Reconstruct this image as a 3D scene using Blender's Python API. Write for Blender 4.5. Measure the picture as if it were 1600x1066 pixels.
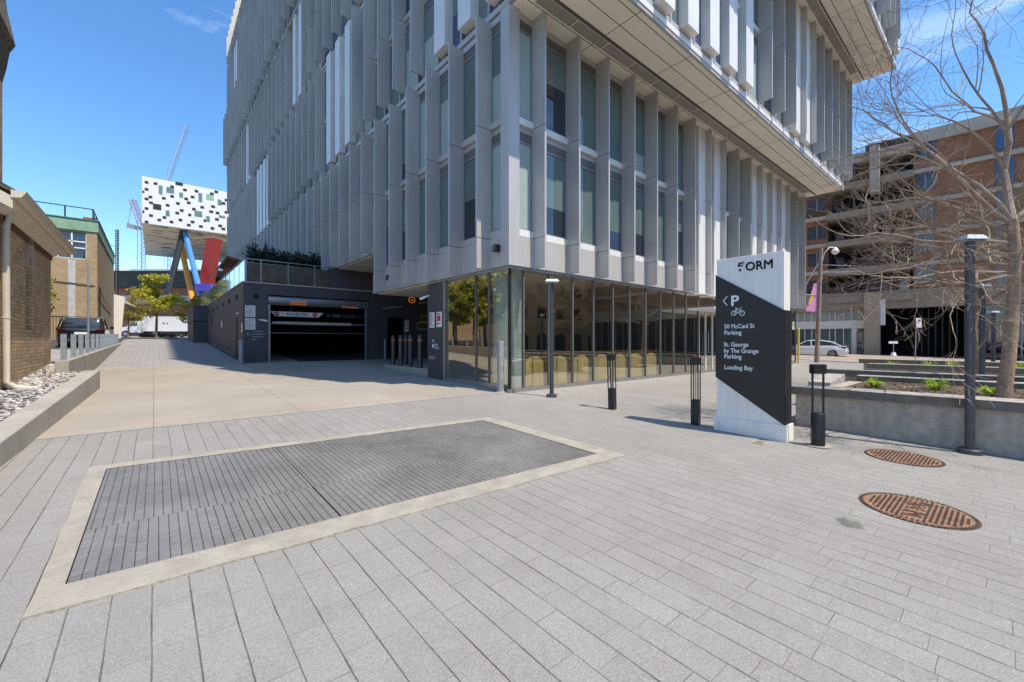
import bpy, math, random
from mathutils import Vector, Matrix
R = math.radians
for o in list(bpy.data.objects): bpy.data.objects.remove(o)
S = bpy.context.scene
COL = S.collection
# ---------------------------------------------------------------- camera, sky, sun
TH = R(40.3); CC = math.cos(TH); SS = math.sin(TH); F = 660.0; H = 1.5
cd = bpy.data.cameras.new('camera'); cam = bpy.data.objects.new('camera', cd); COL.objects.link(cam)
cd.sensor_width = 36; cd.lens = 36 * F / 1600; cd.clip_start = 0.05; cd.clip_end = 2000
cam.location = (0, 0, H); cam.rotation_euler = (R(90), 0, -TH); S.camera = cam
S.render.resolution_x = 1024; S.render.resolution_y = 682
SUN = Vector((0.287 * 0.5, -0.958 * 0.5, 0.866)).normalized()
sl = bpy.data.lights.new('sun', 'SUN'); sl.energy = 3.3; sl.angle = R(0.5); sl.color = (1, 0.92, 0.80)
so = bpy.data.objects.new('sun', sl); COL.objects.link(so)
so.rotation_euler = (-SUN).to_track_quat('-Z', 'Y').to_euler()
W = bpy.data.worlds.new("World"); S.world = W; W.use_nodes = True
wn, wl = W.node_tree.nodes, W.node_tree.links
wn.clear()
wo = wn.new('ShaderNodeOutputWorld'); bg = wn.new('ShaderNodeBackground'); sk = wn.new('ShaderNodeTexSky')
sk.sky_type = 'NISHITA'; sk.sun_disc = False; sk.sun_elevation = R(60)
sk.sun_rotation = math.atan2(SUN.x, SUN.y); sk.altitude = 100; sk.air_density = 1.0; sk.dust_density = 0.4; sk.ozone_density = 3.0
tc = wn.new('ShaderNodeTexCoord'); mp = wn.new('ShaderNodeMapping'); mp.inputs['Scale'].default_value = (1.6, 1.6, 6.5)
nz = wn.new('ShaderNodeTexNoise'); nz.inputs['Scale'].default_value = 1.7; nz.inputs['Detail'].default_value = 6; nz.inputs['Distortion'].default_value = 0.5
cr = wn.new('ShaderNodeValToRGB'); cr.color_ramp.elements[0].position = 0.54; cr.color_ramp.elements[1].position = 0.84
cr.color_ramp.elements[1].color = (0.55, 0.55, 0.55, 1)
mx = wn.new('ShaderNodeMixRGB'); mx.inputs['Color2'].default_value = (6.6, 7.2, 8.2, 1)
hs = wn.new('ShaderNodeHueSaturation'); hs.inputs['Saturation'].default_value = 1.22
wl.new(tc.outputs['Generated'], mp.inputs['Vector']); wl.new(mp.outputs[0], nz.inputs['Vector']); wl.new(nz.outputs['Fac'], cr.inputs[0])
wl.new(sk.outputs[0], hs.inputs['Color']); wl.new(hs.outputs[0], mx.inputs['Color1']); wl.new(cr.outputs[0], mx.inputs['Fac'])
wl.new(mx.outputs[0], bg.inputs['Color']); bg.inputs['Strength'].default_value = 0.15; wl.new(bg.outputs[0], wo.inputs[0])
S.view_settings.view_transform = 'Standard'; S.view_settings.look = 'None'; S.view_settings.gamma = 1
S.view_settings.exposure = 0.80
S.render.engine = 'CYCLES'
S.cycles.max_bounces = 8; S.cycles.transparent_max_bounces = 12
# ---------------------------------------------------------------- helpers
def G(v):
    if v < -12: return -0.336
    if v < 20.66: return 0.028 * v
    if v < 40: return 0.5785 + 0.052 * (v - 20.66)
    if v < 110: return 1.584 + 0.012 * (v - 40)
    return 2.424
def cw(x, y, Y):
    "photo pixel at camera depth Y -> world point"
    X = (x - 800) / F * Y
    return Vector((CC * X + SS * Y, -SS * X + CC * Y, H + (533 - y) / F * Y))
def onU(x, y, u0):
    r = (x - 800) / F
    return cw(x, y, u0 / (CC * r + SS))
def onV(x, y, v0):
    r = (x - 800) / F
    return cw(x, y, v0 / (CC - SS * r))
def gp(x, y):
    Y = 5.0
    for _ in range(60):
        p = cw(x, y, Y); Y = max(0.5, min(200, (H - G(p.y)) / max(1e-4, (y - 533) / F)))
    return cw(x, y, Y)
def wloc(p):
    v = Vector((0, 0, 0))
    while p is not None: v = v + p.location; p = p.parent
    return v
class MB:
    def __init__(s): s.v = []; s.f = []; s.m = []; s.mats = []
    def mi(s, m):
        if m not in s.mats: s.mats.append(m)
        return s.mats.index(m)
    def add(s, vs, fs, m):
        k = len(s.v); i = s.mi(m); s.v += [tuple(q) for q in vs]
        for f in fs: s.f.append([k + j for j in f]); s.m.append(i)
        return s
    def box(s, x0, x1, y0, y1, z0, z1, m):
        if x1 < x0: x0, x1 = x1, x0
        if y1 < y0: y0, y1 = y1, y0
        return s.add([(x0, y0, z0), (x1, y0, z0), (x1, y1, z0), (x0, y1, z0), (x0, y0, z1), (x1, y0, z1), (x1, y1, z1), (x0, y1, z1)],
                     [(0, 3, 2, 1), (4, 5, 6, 7), (0, 1, 5, 4), (1, 2, 6, 5), (2, 3, 7, 6), (3, 0, 4, 7)], m)
    def hexa(s, P, m):
        return s.add(P, [(0, 3, 2, 1), (4, 5, 6, 7), (0, 1, 5, 4), (1, 2, 6, 5), (2, 3, 7, 6), (3, 0, 4, 7)], m)
    def quad(s, a, b, c, d, m): return s.add([a, b, c, d], [(0, 1, 2, 3)], m)
    def tube(s, pts, rs, m, n=10, cap=True):
        pts = [Vector(p) for p in pts]
        if not isinstance(rs, (list, tuple)): rs = [rs] * len(pts)
        vs = []; fs = []; t0 = (pts[1] - pts[0]).normalized()
        a = Vector((1, 0, 0)) if abs(t0.x) < 0.8 else Vector((0, 1, 0))
        nrm = t0.cross(a).normalized()
        for i, p in enumerate(pts):
            if i == 0: t = t0
            elif i == len(pts) - 1: t = (pts[i] - pts[i - 1]).normalized()
            else: t = (pts[i + 1] - pts[i - 1]).normalized()
            nrm = (nrm - t * nrm.dot(t)).normalized(); b = t.cross(nrm)
            for k in range(n):
                an = 2 * math.pi * k / n
                vs.append(p + (nrm * math.cos(an) + b * math.sin(an)) * rs[i])
        for i in range(len(pts) - 1):
            for k in range(n):
                fs.append((i * n + k, i * n + (k + 1) % n, (i + 1) * n + (k + 1) % n, (i + 1) * n + k))
        if cap:
            fs.append(tuple(range(n))[::-1]); fs.append(tuple((len(pts) - 1) * n + k for k in range(n)))
        return s.add(vs, fs, m)
    def cyl(s, x, y, z0, z1, r, m, n=20, r2=None): return s.tube([(x, y, z0), (x, y, z1)], [r, r if r2 is None else r2], m, n)
    def prism(s, poly, axis, a0, a1, m):
        "poly = list of 2D points; axis 'x': (y,z) extruded along x etc."
        def P(q, a):
            return (a, q[0], q[1]) if axis == 'x' else ((q[0], a, q[1]) if axis == 'y' else (q[0], q[1], a))
        n = len(poly)
        vs = [P(q, a0) for q in poly] + [P(q, a1) for q in poly]
        fs = [tuple(range(n)), tuple(range(2 * n - 1, n - 1, -1))] + [(i, i + n, (i + 1) % n + n, (i + 1) % n) for i in range(n)]
        return s.add(vs, fs, m)
    def merge(s, o):
        for f, mi in zip(o.f, o.m): pass
        k = len(s.v); s.v += o.v
        mm = [s.mi(q) for q in o.mats]
        for f, i in zip(o.f, o.m): s.f.append([j + k for j in f]); s.m.append(mm[i])
    def build(s, name, parent=None, smooth=False, bevel=0):
        L = wloc(parent)
        me = bpy.data.meshes.new(name)
        me.from_pydata([(a - L.x, b - L.y, c - L.z) for a, b, c in s.v], [], s.f)
        for m in s.mats: me.materials.append(MT[m])
        me.polygons.foreach_set('material_index', s.m)
        me.update(); me.validate()
        o = bpy.data.objects.new(name, me); COL.objects.link(o)
        if parent is not None: o.parent = parent
        import bmesh
        bm = bmesh.new(); bm.from_mesh(me); bmesh.ops.recalc_face_normals(bm, faces=bm.faces); bm.to_mesh(me); bm.free()
        if smooth:
            for p in me.polygons: p.use_smooth = True
            try: me.set_sharp_from_angle(angle=R(35))
            except Exception: pass
        if bevel:
            md = o.modifiers.new('bevel', 'BEVEL'); md.width = bevel; md.segments = 2; md.limit_method = 'ANGLE'
        return o
def thing(name, label, cat, loc=(0, 0, 0), group=None):
    o = bpy.data.objects.new(name, None); COL.objects.link(o); o.location = loc; o.empty_display_size = 0.2
    o['label'] = label; o['category'] = cat
    if group: o['group'] = group
    return o
def tag(o, label, cat, group=None):
    o['label'] = label; o['category'] = cat
    if group: o['group'] = group
    return o
def struct(o): o['kind'] = 'structure'; return o
def stuff(o): o['kind'] = 'stuff'; return o
def dup(root, loc, label=None, rz=None):
    r = root.copy(); COL.objects.link(r); r.location = loc
    if rz is not None: r.rotation_euler = (0, 0, rz)
    if label: r['label'] = label
    for ch in list(root.children):
        c = ch.copy(); COL.objects.link(c); c.parent = r
        for g in list(ch.children):
            d = g.copy(); COL.objects.link(d); d.parent = c
    return r
def text(mb, s, o, right, size, m, bold=0.0, align='LEFT', up=(0, 0, 1), sx=1.0, ext=0.002):
    cu = bpy.data.curves.new('t', 'FONT'); cu.body = s; cu.size = size; cu.offset = bold; cu.align_x = align; cu.extrude = ext
    cu.resolution_u = 3
    ob = bpy.data.objects.new('t', cu); COL.objects.link(ob)
    bpy.context.view_layer.update()
    me = bpy.data.meshes.new_from_object(ob.evaluated_get(bpy.context.evaluated_depsgraph_get()))
    r = Vector(right); u = Vector(up); n = r.cross(u); o = Vector(o)
    mb.add([o + r * q.co.x * sx + u * q.co.y + n * (q.co.z + ext) for q in me.vertices], [tuple(p.vertices) for p in me.polygons], m)
    bpy.data.objects.remove(ob); bpy.data.curves.remove(cu); bpy.data.meshes.remove(me)
# ---------------------------------------------------------------- materials
MT = {}
def mat(name, col, rough=0.6, metal=0.0, var=0.12, vs=3.0, bump=0.0, bs=40.0, col2=None, spec=0.5, streak=0.0, coord='Object', coat=0.0):
    m = bpy.data.materials.new(name); m.use_nodes = True; n = m.node_tree.nodes; l = m.node_tree.links
    b = n['Principled BSDF']; b.inputs['Roughness'].default_value = rough; b.inputs['Metallic'].default_value = metal
    b.inputs['Specular IOR Level'].default_value = spec
    if coat: b.inputs['Coat Weight'].default_value = coat; b.inputs['Coat Roughness'].default_value = 0.05
    t = n.new('ShaderNodeTexCoord'); z = n.new('ShaderNodeTexNoise'); z.inputs['Scale'].default_value = vs; z.inputs['Detail'].default_value = 8; z.inputs['Roughness'].default_value = 0.65
    l.new(t.outputs[coord], z.inputs['Vector'])
    c2 = col2 if col2 else tuple(max(0, c * (1 - 2 * var)) for c in col)
    c1 = col if col2 else tuple(min(1, c * (1 + var)) for c in col)
    r = n.new('ShaderNodeValToRGB'); r.color_ramp.elements[0].position = 0.32; r.color_ramp.elements[1].position = 0.68
    r.color_ramp.elements[0].color = (*c2, 1); r.color_ramp.elements[1].color = (*c1, 1)
    l.new(z.outputs['Fac'], r.inputs[0]); out = r.outputs[0]
    if streak:
        mp = n.new('ShaderNodeMapping'); mp.inputs['Scale'].default_value = (9, 9, 0.5); l.new(t.outputs[coord], mp.inputs[0])
        z2 = n.new('ShaderNodeTexNoise'); z2.inputs['Scale'].default_value = 1.5; z2.inputs['Detail'].default_value = 5; l.new(mp.outputs[0], z2.inputs['Vector'])
        r2 = n.new('ShaderNodeValToRGB'); r2.color_ramp.elements[0].position = 0.35; r2.color_ramp.elements[1].position = 0.6
        r2.color_ramp.elements[0].color = (1 - streak, 1 - streak, 1 - streak, 1)
        l.new(z2.outputs['Fac'], r2.inputs[0])
        mm = n.new('ShaderNodeMixRGB'); mm.blend_type = 'MULTIPLY'; mm.inputs[0].default_value = 1
        l.new(out, mm.inputs[1]); l.new(r2.outputs[0], mm.inputs[2]); out = mm.outputs[0]
    l.new(out, b.inputs['Base Color'])
    if bump:
        z3 = n.new('ShaderNodeTexNoise'); z3.inputs['Scale'].default_value = bs; z3.inputs['Detail'].default_value = 5
        l.new(t.outputs[coord], z3.inputs['Vector'])
        bp = n.new('ShaderNodeBump'); bp.inputs['Strength'].default_value = bump; bp.inputs['Distance'].default_value = 0.02
        l.new(z3.outputs['Fac'], bp.inputs['Height']); l.new(bp.outputs[0], b.inputs['Normal'])
    MT[name] = m; return m
def brickmat(name, c1, c2, mort, w, h, ms=0.01, mode='wall', rough=0.85, bump=0.5, speck=0.0, offs=0.5, stain=0.25, bias=0.0, smooth=0.1, stain_s=0.8, rot=0.0, warp=None):
    m = bpy.data.materials.new(name); m.use_nodes = True; n = m.node_tree.nodes; l = m.node_tree.links
    b = n['Principled BSDF']; b.inputs['Roughness'].default_value = rough; b.inputs['Specular IOR Level'].default_value = 0.3
    t = n.new('ShaderNodeTexCoord'); sp = n.new('ShaderNodeSeparateXYZ'); cb = n.new('ShaderNodeCombineXYZ'); l.new(t.outputs['Object'], sp.inputs[0])
    if mode == 'wall':
        ad = n.new('ShaderNodeMath'); l.new(sp.outputs[0], ad.inputs[0]); l.new(sp.outputs[1], ad.inputs[1]); l.new(ad.outputs[0], cb.inputs[0]); l.new(sp.outputs[2], cb.inputs[1])
    elif mode == 'floor_v':   # long side along y
        l.new(sp.outputs[1], cb.inputs[0]); l.new(sp.outputs[0], cb.inputs[1])
    else:
        l.new(sp.outputs[0], cb.inputs[0]); l.new(sp.outputs[1], cb.inputs[1])
    vec = cb.outputs[0]
    # small warping so that joints are not ruled lines
    wz = n.new('ShaderNodeTexNoise'); wz.inputs['Scale'].default_value = 3.0; wz.inputs['Detail'].default_value = 3; l.new(t.outputs['Object'], wz.inputs['Vector'])
    ws = n.new('ShaderNodeVectorMath'); ws.operation = 'SCALE'; ws.inputs['Scale'].default_value = warp if warp is not None else min(w, h) * 0.06; l.new(wz.outputs['Color'], ws.inputs[0])
    wa = n.new('ShaderNodeVectorMath'); wa.operation = 'ADD'; l.new(vec, wa.inputs[0]); l.new(ws.outputs[0], wa.inputs[1]); vec = wa.outputs[0]
    if rot:
        mr = n.new('ShaderNodeMapping'); mr.inputs['Rotation'].default_value = (0, 0, rot); l.new(vec, mr.inputs[0]); vec = mr.outputs[0]
    k = n.new('ShaderNodeTexBrick'); l.new(vec, k.inputs['Vector']); k.offset = offs
    k.inputs['Color1'].default_value = (*c1, 1); k.inputs['Color2'].default_value = (*c2, 1); k.inputs['Mortar'].default_value = (*mort, 1)
    k.inputs['Scale'].default_value = 1; k.inputs['Brick Width'].default_value = w; k.inputs['Row Height'].default_value = h; k.inputs['Mortar Size'].default_value = ms
    k.inputs['Mortar Smooth'].default_value = smooth; k.inputs['Bias'].default_value = bias
    z = n.new('ShaderNodeTexNoise'); z.inputs['Scale'].default_value = stain_s; z.inputs['Detail'].default_value = 9; z.inputs['Roughness'].default_value = 0.7; l.new(t.outputs['Object'], z.inputs['Vector'])
    r = n.new('ShaderNodeValToRGB'); r.color_ramp.elements[0].position = 0.3; r.color_ramp.elements[1].position = 0.62; q = 1 - stain
    r.color_ramp.elements[0].color = (q, q, q * 0.98, 1); l.new(z.outputs['Fac'], r.inputs[0])
    mm = n.new('ShaderNodeMixRGB'); mm.blend_type = 'MULTIPLY'; mm.inputs[0].default_value = 1; l.new(k.outputs['Color'], mm.inputs[1]); l.new(r.outputs[0], mm.inputs[2]); out = mm.outputs[0]
    bp = n.new('ShaderNodeBump'); bp.inputs['Strength'].default_value = bump; bp.inputs['Distance'].default_value = 0.008
    inv = n.new('ShaderNodeMath'); inv.operation = 'SUBTRACT'; inv.inputs[0].default_value = 1; l.new(k.outputs['Fac'], inv.inputs[1]); hgt = inv.outputs[0]
    if speck:
        s2 = n.new('ShaderNodeTexNoise'); s2.inputs['Scale'].default_value = 85; s2.inputs['Detail'].default_value = 5; s2.inputs['Roughness'].default_value = 0.8; l.new(t.outputs['Object'], s2.inputs['Vector'])
        r2 = n.new('ShaderNodeValToRGB'); r2.color_ramp.elements[0].position = 0.36; r2.color_ramp.elements[1].position = 0.66
        q = 1 - speck; r2.color_ramp.elements[0].color = (q, q, q, 1); r2.color_ramp.elements[1].color = (1 + speck * .6,) * 3 + (1,)
        l.new(s2.outputs['Fac'], r2.inputs[0])
        m2 = n.new('ShaderNodeMixRGB'); m2.blend_type = 'MULTIPLY'; m2.inputs[0].default_value = 1; l.new(out, m2.inputs[1]); l.new(r2.outputs[0], m2.inputs[2]); out = m2.outputs[0]
        ad2 = n.new('ShaderNodeMath'); ad2.operation = 'MULTIPLY_ADD'; ad2.inputs[1].default_value = 0.35; l.new(s2.outputs['Fac'], ad2.inputs[0]); l.new(hgt, ad2.inputs[2]); hgt = ad2.outputs[0]
        # sparse dark spots (gum, drips)
        vo = n.new('ShaderNodeTexVoronoi'); vo.inputs['Scale'].default_value = 1.3; l.new(t.outputs['Object'], vo.inputs['Vector'])
        r3 = n.new('ShaderNodeValToRGB'); r3.color_ramp.elements[0].position = 0.03; r3.color_ramp.elements[1].position = 0.045; r3.color_ramp.elements[0].color = (.5, .5, .48, 1)
        l.new(vo.outputs['Distance'], r3.inputs[0])
        m3 = n.new('ShaderNodeMixRGB'); m3.blend_type = 'MULTIPLY'; m3.inputs[0].default_value = 1; l.new(out, m3.inputs[1]); l.new(r3.outputs[0], m3.inputs[2]); out = m3.outputs[0]
    l.new(out, b.inputs['Base Color']); l.new(hgt, bp.inputs['Height']); l.new(bp.outputs[0], b.inputs['Normal'])
    MT[name] = m; return m
def glassmat(name, tint, base=0.08, power=0.9, gl=(0.9, 0.95, 0.95), rough=0.0):
    m = bpy.data.materials.new(name); m.use_nodes = True; n = m.node_tree.nodes; l = m.node_tree.links; n.clear()
    o = n.new('ShaderNodeOutputMaterial'); g = n.new('ShaderNodeBsdfGlossy'); t = n.new('ShaderNodeBsdfTransparent'); x = n.new('ShaderNodeMixShader')
    g.inputs['Color'].default_value = (*gl, 1); g.inputs['Roughness'].default_value = rough; t.inputs['Color'].default_value = (*tint, 1)
    f = n.new('ShaderNodeLayerWeight'); f.inputs['Blend'].default_value = 0.5
    pw = n.new('ShaderNodeMath'); pw.operation = 'POWER'; pw.inputs[1].default_value = 3.5; l.new(f.outputs['Facing'], pw.inputs[0])
    a = n.new('ShaderNodeMath'); a.operation = 'MULTIPLY_ADD'; a.inputs[1].default_value = power; a.inputs[2].default_value = base; a.use_clamp = True
    l.new(pw.outputs[0], a.inputs[0]); l.new(a.outputs[0], x.inputs[0]); l.new(t.outputs[0], x.inputs[1]); l.new(g.outputs[0], x.inputs[2]); l.new(x.outputs[0], o.inputs[0])
    MT[name] = m; return m
def emis(name, col, st):
    m = bpy.data.materials.new(name); m.use_nodes = True; b = m.node_tree.nodes['Principled BSDF']
    b.inputs['Base Color'].default_value = (*col, 1); b.inputs['Emission Color'].default_value = (*col, 1); b.inputs['Emission Strength'].default_value = st; MT[name] = m
mat('alu', (0.51, 0.485, 0.455), 0.42, 0.18, 0.04, 0.7, streak=0.06)
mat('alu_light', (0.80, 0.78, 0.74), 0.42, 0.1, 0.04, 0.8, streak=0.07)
mat('alu_dark', (0.16, 0.15, 0.14), 0.5, 0.3, 0.05)
mat('frame', (0.30, 0.31, 0.33), 0.4, 0.4, 0.05)
mat('pane_pale', (0.36, 0.43, 0.40), 0.10, 0, 0.05, 0.3, spec=0.9)
mat('pane_green', (0.13, 0.18, 0.165), 0.05, 0, 0.15, 0.3, spec=1.0)
mat('pane_dark', (0.018, 0.024, 0.035), 0.03, 0, 0.2, 0.4, spec=1.0)
mat('pane_blue', (0.04, 0.06, 0.14), 0.04, 0, 0.2, 0.4, spec=1.0)
brickmat('soffit', (0.90, 0.85, 0.70), (0.87, 0.82, 0.68), (0.10, 0.095, 0.08), 2.56, 0.47, 0.012, 'floor', 0.6, 0.3, offs=0.0, stain=0.06, smooth=0.0, warp=0.001)
mat('soffit_plain', (0.7, 0.66, 0.55), 0.6, 0, 0.05)
mat('vent', (0.36, 0.33, 0.28), 0.6, 0.2, 0.06, 8)
mat('charcoal', (0.085, 0.078, 0.085), 0.55, 0, 0.10, 1.5, bump=0.15, bs=8, streak=0.12)
mat('charcoal2', (0.075, 0.07, 0.068), 0.6, 0, 0.10, 1.5, bump=0.15, bs=8, streak=0.10)
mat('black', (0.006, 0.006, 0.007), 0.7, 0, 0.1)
mat('blackmetal', (0.022, 0.022, 0.022), 0.4, 0.2, 0.15, 8, spec=0.5)
mat('polegrey', (0.085, 0.09, 0.105), 0.38, 0.5, 0.1, 6)
mat('steel', (0.42, 0.43, 0.43), 0.35, 0.8, 0.08, 4)
mat('galv', (0.34, 0.38, 0.42), 0.5, 0.45, 0.18, 14)
mat('concrete', (0.38, 0.35, 0.29), 0.9, 0, 0.10, 1.2, bump=0.35, bs=60, streak=0.10)
mat('concrete_rim', (0.36, 0.325, 0.265), 0.9, 0, 0.12, 4, bump=0.6, bs=45)
mat('concrete_dark', (0.47, 0.40, 0.32), 0.9, 0, 0.12, 9, bump=0.7, bs=50, streak=0.12)
mat('paint_white', (0.86, 0.80, 0.73), 0.5, 0, 0.03, streak=0.09)
mat('white_text', (0.8, 0.8, 0.78), 0.5, 0, 0.02)
mat('black_text', (0.022, 0.020, 0.016), 0.5, 0, 0.05)
mat('red_text', (0.55, 0.03, 0.03), 0.5, 0, 0.05)
mat('yellow', (0.75, 0.50, 0.03), 0.5, 0, 0.08)
mat('orange', (0.55, 0.20, 0.04), 0.5, 0, 0.1)
mat('wood_arch', (0.80, 0.60, 0.26), 0.5, 0, 0.08, 2)
mat('wood_dark', (0.16, 0.09, 0.04), 0.6, 0, 0.15, 3)
mat('interior', (0.10, 0.09, 0.08), 0.7, 0, 0.1)
mat('curtain', (0.62, 0.74, 0.74), 0.6, 0, 0.04)
mat('grate', (0.26, 0.25, 0.225), 0.5, 0.25, 0.16, 0.9)
def gratefix():
    m = MT['grate']; n = m.node_tree.nodes; l = m.node_tree.links; b = n['Principled BSDF']; t = n.new('ShaderNodeTexCoord'); mp = n.new('ShaderNodeMapping'); mp.inputs['Scale'].default_value = (5, 70, 1); l.new(t.outputs['Object'], mp.inputs[0])
    z = n.new('ShaderNodeTexNoise'); z.inputs['Scale'].default_value = 1.5; z.inputs['Detail'].default_value = 4; z.inputs['Roughness'].default_value = .8; l.new(mp.outputs[0], z.inputs['Vector'])
    r = n.new('ShaderNodeValToRGB'); r.color_ramp.elements[0].position = .35; r.color_ramp.elements[1].position = .66; r.color_ramp.elements[0].color = (.55, .55, .56, 1); r.color_ramp.elements[1].color = (1.35, 1.33, 1.3, 1); l.new(z.outputs['Fac'], r.inputs[0])
    q = n.new('ShaderNodeMixRGB'); q.blend_type = 'MULTIPLY'; q.inputs[0].default_value = 1; l.new(b.inputs['Base Color'].links[0].from_socket, q.inputs[1]); l.new(r.outputs[0], q.inputs[2]); l.new(q.outputs[0], b.inputs['Base Color'])
gratefix()
mat('pit', (0.012, 0.012, 0.013), 0.9, 0, 0.1)
mat('soil', (0.11, 0.08, 0.05), 0.95, 0, 0.3, 9, bump=0.8, bs=30)
mat('plank', (0.40, 0.37, 0.33), 0.8, 0, 0.18, 5, bump=0.3, bs=30)
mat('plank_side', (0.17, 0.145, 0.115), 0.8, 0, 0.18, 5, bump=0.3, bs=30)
mat('rust', (0.30, 0.165, 0.095), 0.85, 0.1, 0.25, 9, bump=0.5, bs=60)
mat('rust_dark', (0.105, 0.068, 0.05), 0.8, 0.2, 0.25, 9)
mat('bark', (0.19, 0.135, 0.095), 0.9, 0, 0.2, 14, bump=0.6, bs=40)
mat('twig', (0.33, 0.245, 0.175), 0.75, 0, 0.2, 3)
mat('trunk_pale', (0.38, 0.265, 0.17), 0.85, 0, 0.22, 10, bump=0.5, bs=35, streak=0.2)
mat('leaf_spring', (0.62, 0.56, 0.05), 0.6, 0, 0.35, 1.5)
mat('leaf_green', (0.34, 0.40, 0.05), 0.6, 0, 0.35, 1.5)
mat('leaf_rust', (0.40, 0.27, 0.08), 0.7, 0, 0.3, 1.5)
mat('leaf_dark', (0.020, 0.034, 0.018), 0.6, 0, 0.3, 2)
mat('grass_bright', (0.42, 0.58, 0.05), 0.6, 0, 0.25, 4)
mat('stone_pale', (0.52, 0.49, 0.46), 0.85, 0, 0.25, 2.5, bump=0.4, bs=20)
mat('stone_mid', (0.34, 0.30, 0.26), 0.85, 0, 0.2, 2.5, bump=0.4, bs=20); mat('stone_dark', (0.17, 0.15, 0.14), 0.85, 0, 0.2, 2.5, bump=0.4, bs=20); mat('gravel_base', (0.26, 0.24, 0.22), 0.95, 0, 0.4, 18, bump=1.0, bs=22)
mat('asphalt', (0.06, 0.06, 0.06), 0.9, 0, 0.15, 2, bump=0.3, bs=80)
mat('street', (0.34, 0.27, 0.22), 0.9, 0, 0.12, 0.8, bump=0.2, bs=60)
mat('lot', (0.33, 0.31, 0.29), 0.9, 0, 0.12, 0.8, bump=0.2, bs=60)
mat('copper', (0.27, 0.44, 0.29), 0.6, 0, 0.12, 2, streak=0.15)
mat('copper_edge', (0.10, 0.20, 0.14), 0.6, 0, 0.1)
mat('cream_wood', (0.56, 0.49, 0.37), 0.6, 0, 0.05)
mat('roof_tile', (0.085, 0.065, 0.045), 0.85, 0, 0.3, 9, bump=0.8, bs=14)
mat('shingle', (0.22, 0.17, 0.12), 0.9, 0, 0.35, 7, bump=0.8, bs=20)
mat('board_white', (0.82, 0.81, 0.79), 0.5, 0, 0.02)
mat('box_white', (0.66, 0.65, 0.62), 0.5, 0, 0.03); mat('ledpanel', (0.22, 0.24, 0.25), 0.4, 0, 0.05)
mat('leg_black', (0.018, 0.018, 0.02), 0.4, 0, 0.1); mat('leg_mat', (0.02, 0.02, 0.022), 0.8, 0, 0.1); mat('leg_blue', (0.07, 0.24, 0.55), 0.4, 0, 0.08)
mat('leg_orange', (0.55, 0.27, 0.04), 0.4, 0, 0.08); mat('leg_red', (0.30, 0.015, 0.01), 0.4, 0, 0.05)
mat('leg_violet', (0.07, 0.05, 0.35), 0.4, 0, 0.05)
mat('carwhite', (0.75, 0.75, 0.75), 0.25, 0, 0.02, coat=0.8); mat('carblack', (0.012, 0.012, 0.017), 0.2, 0.2, 0.05, coat=1.0)
mat('carglass', (0.02, 0.025, 0.03), 0.05, 0, 0.1, spec=1.0); mat('tyre', (0.02, 0.02, 0.02), 0.8, 0, 0.1)
mat('rim', (0.35, 0.35, 0.36), 0.3, 0.8, 0.1); mat('taillight', (0.10, 0.004, 0.004), 0.2, 0, 0.05)
mat('banner', (0.70, 0.28, 0.50), 0.6, 0, 0.05); mat('crane_red', (0.40, 0.13, 0.06), 0.6, 0, 0.1)
mat('crane_grey', (0.35, 0.36, 0.38), 0.6, 0, 0.1); mat('polewood', (0.30, 0.23, 0.17), 0.8, 0, 0.2, 5)
mat('wood_red', (0.24, 0.085, 0.04), 0.6, 0, 0.12, 2)
mat('balcony_dark', (0.035, 0.03, 0.028), 0.7, 0, 0.2, 2)
mat('slab_conc', (0.52, 0.46, 0.37), 0.85, 0, 0.08, 1, streak=0.08)
mat('slab_brown', (0.34, 0.28, 0.21), 0.85, 0, 0.08, 1, streak=0.10)
mat('column_tan', (0.42, 0.34, 0.24), 0.85, 0, 0.08, 1)
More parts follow.
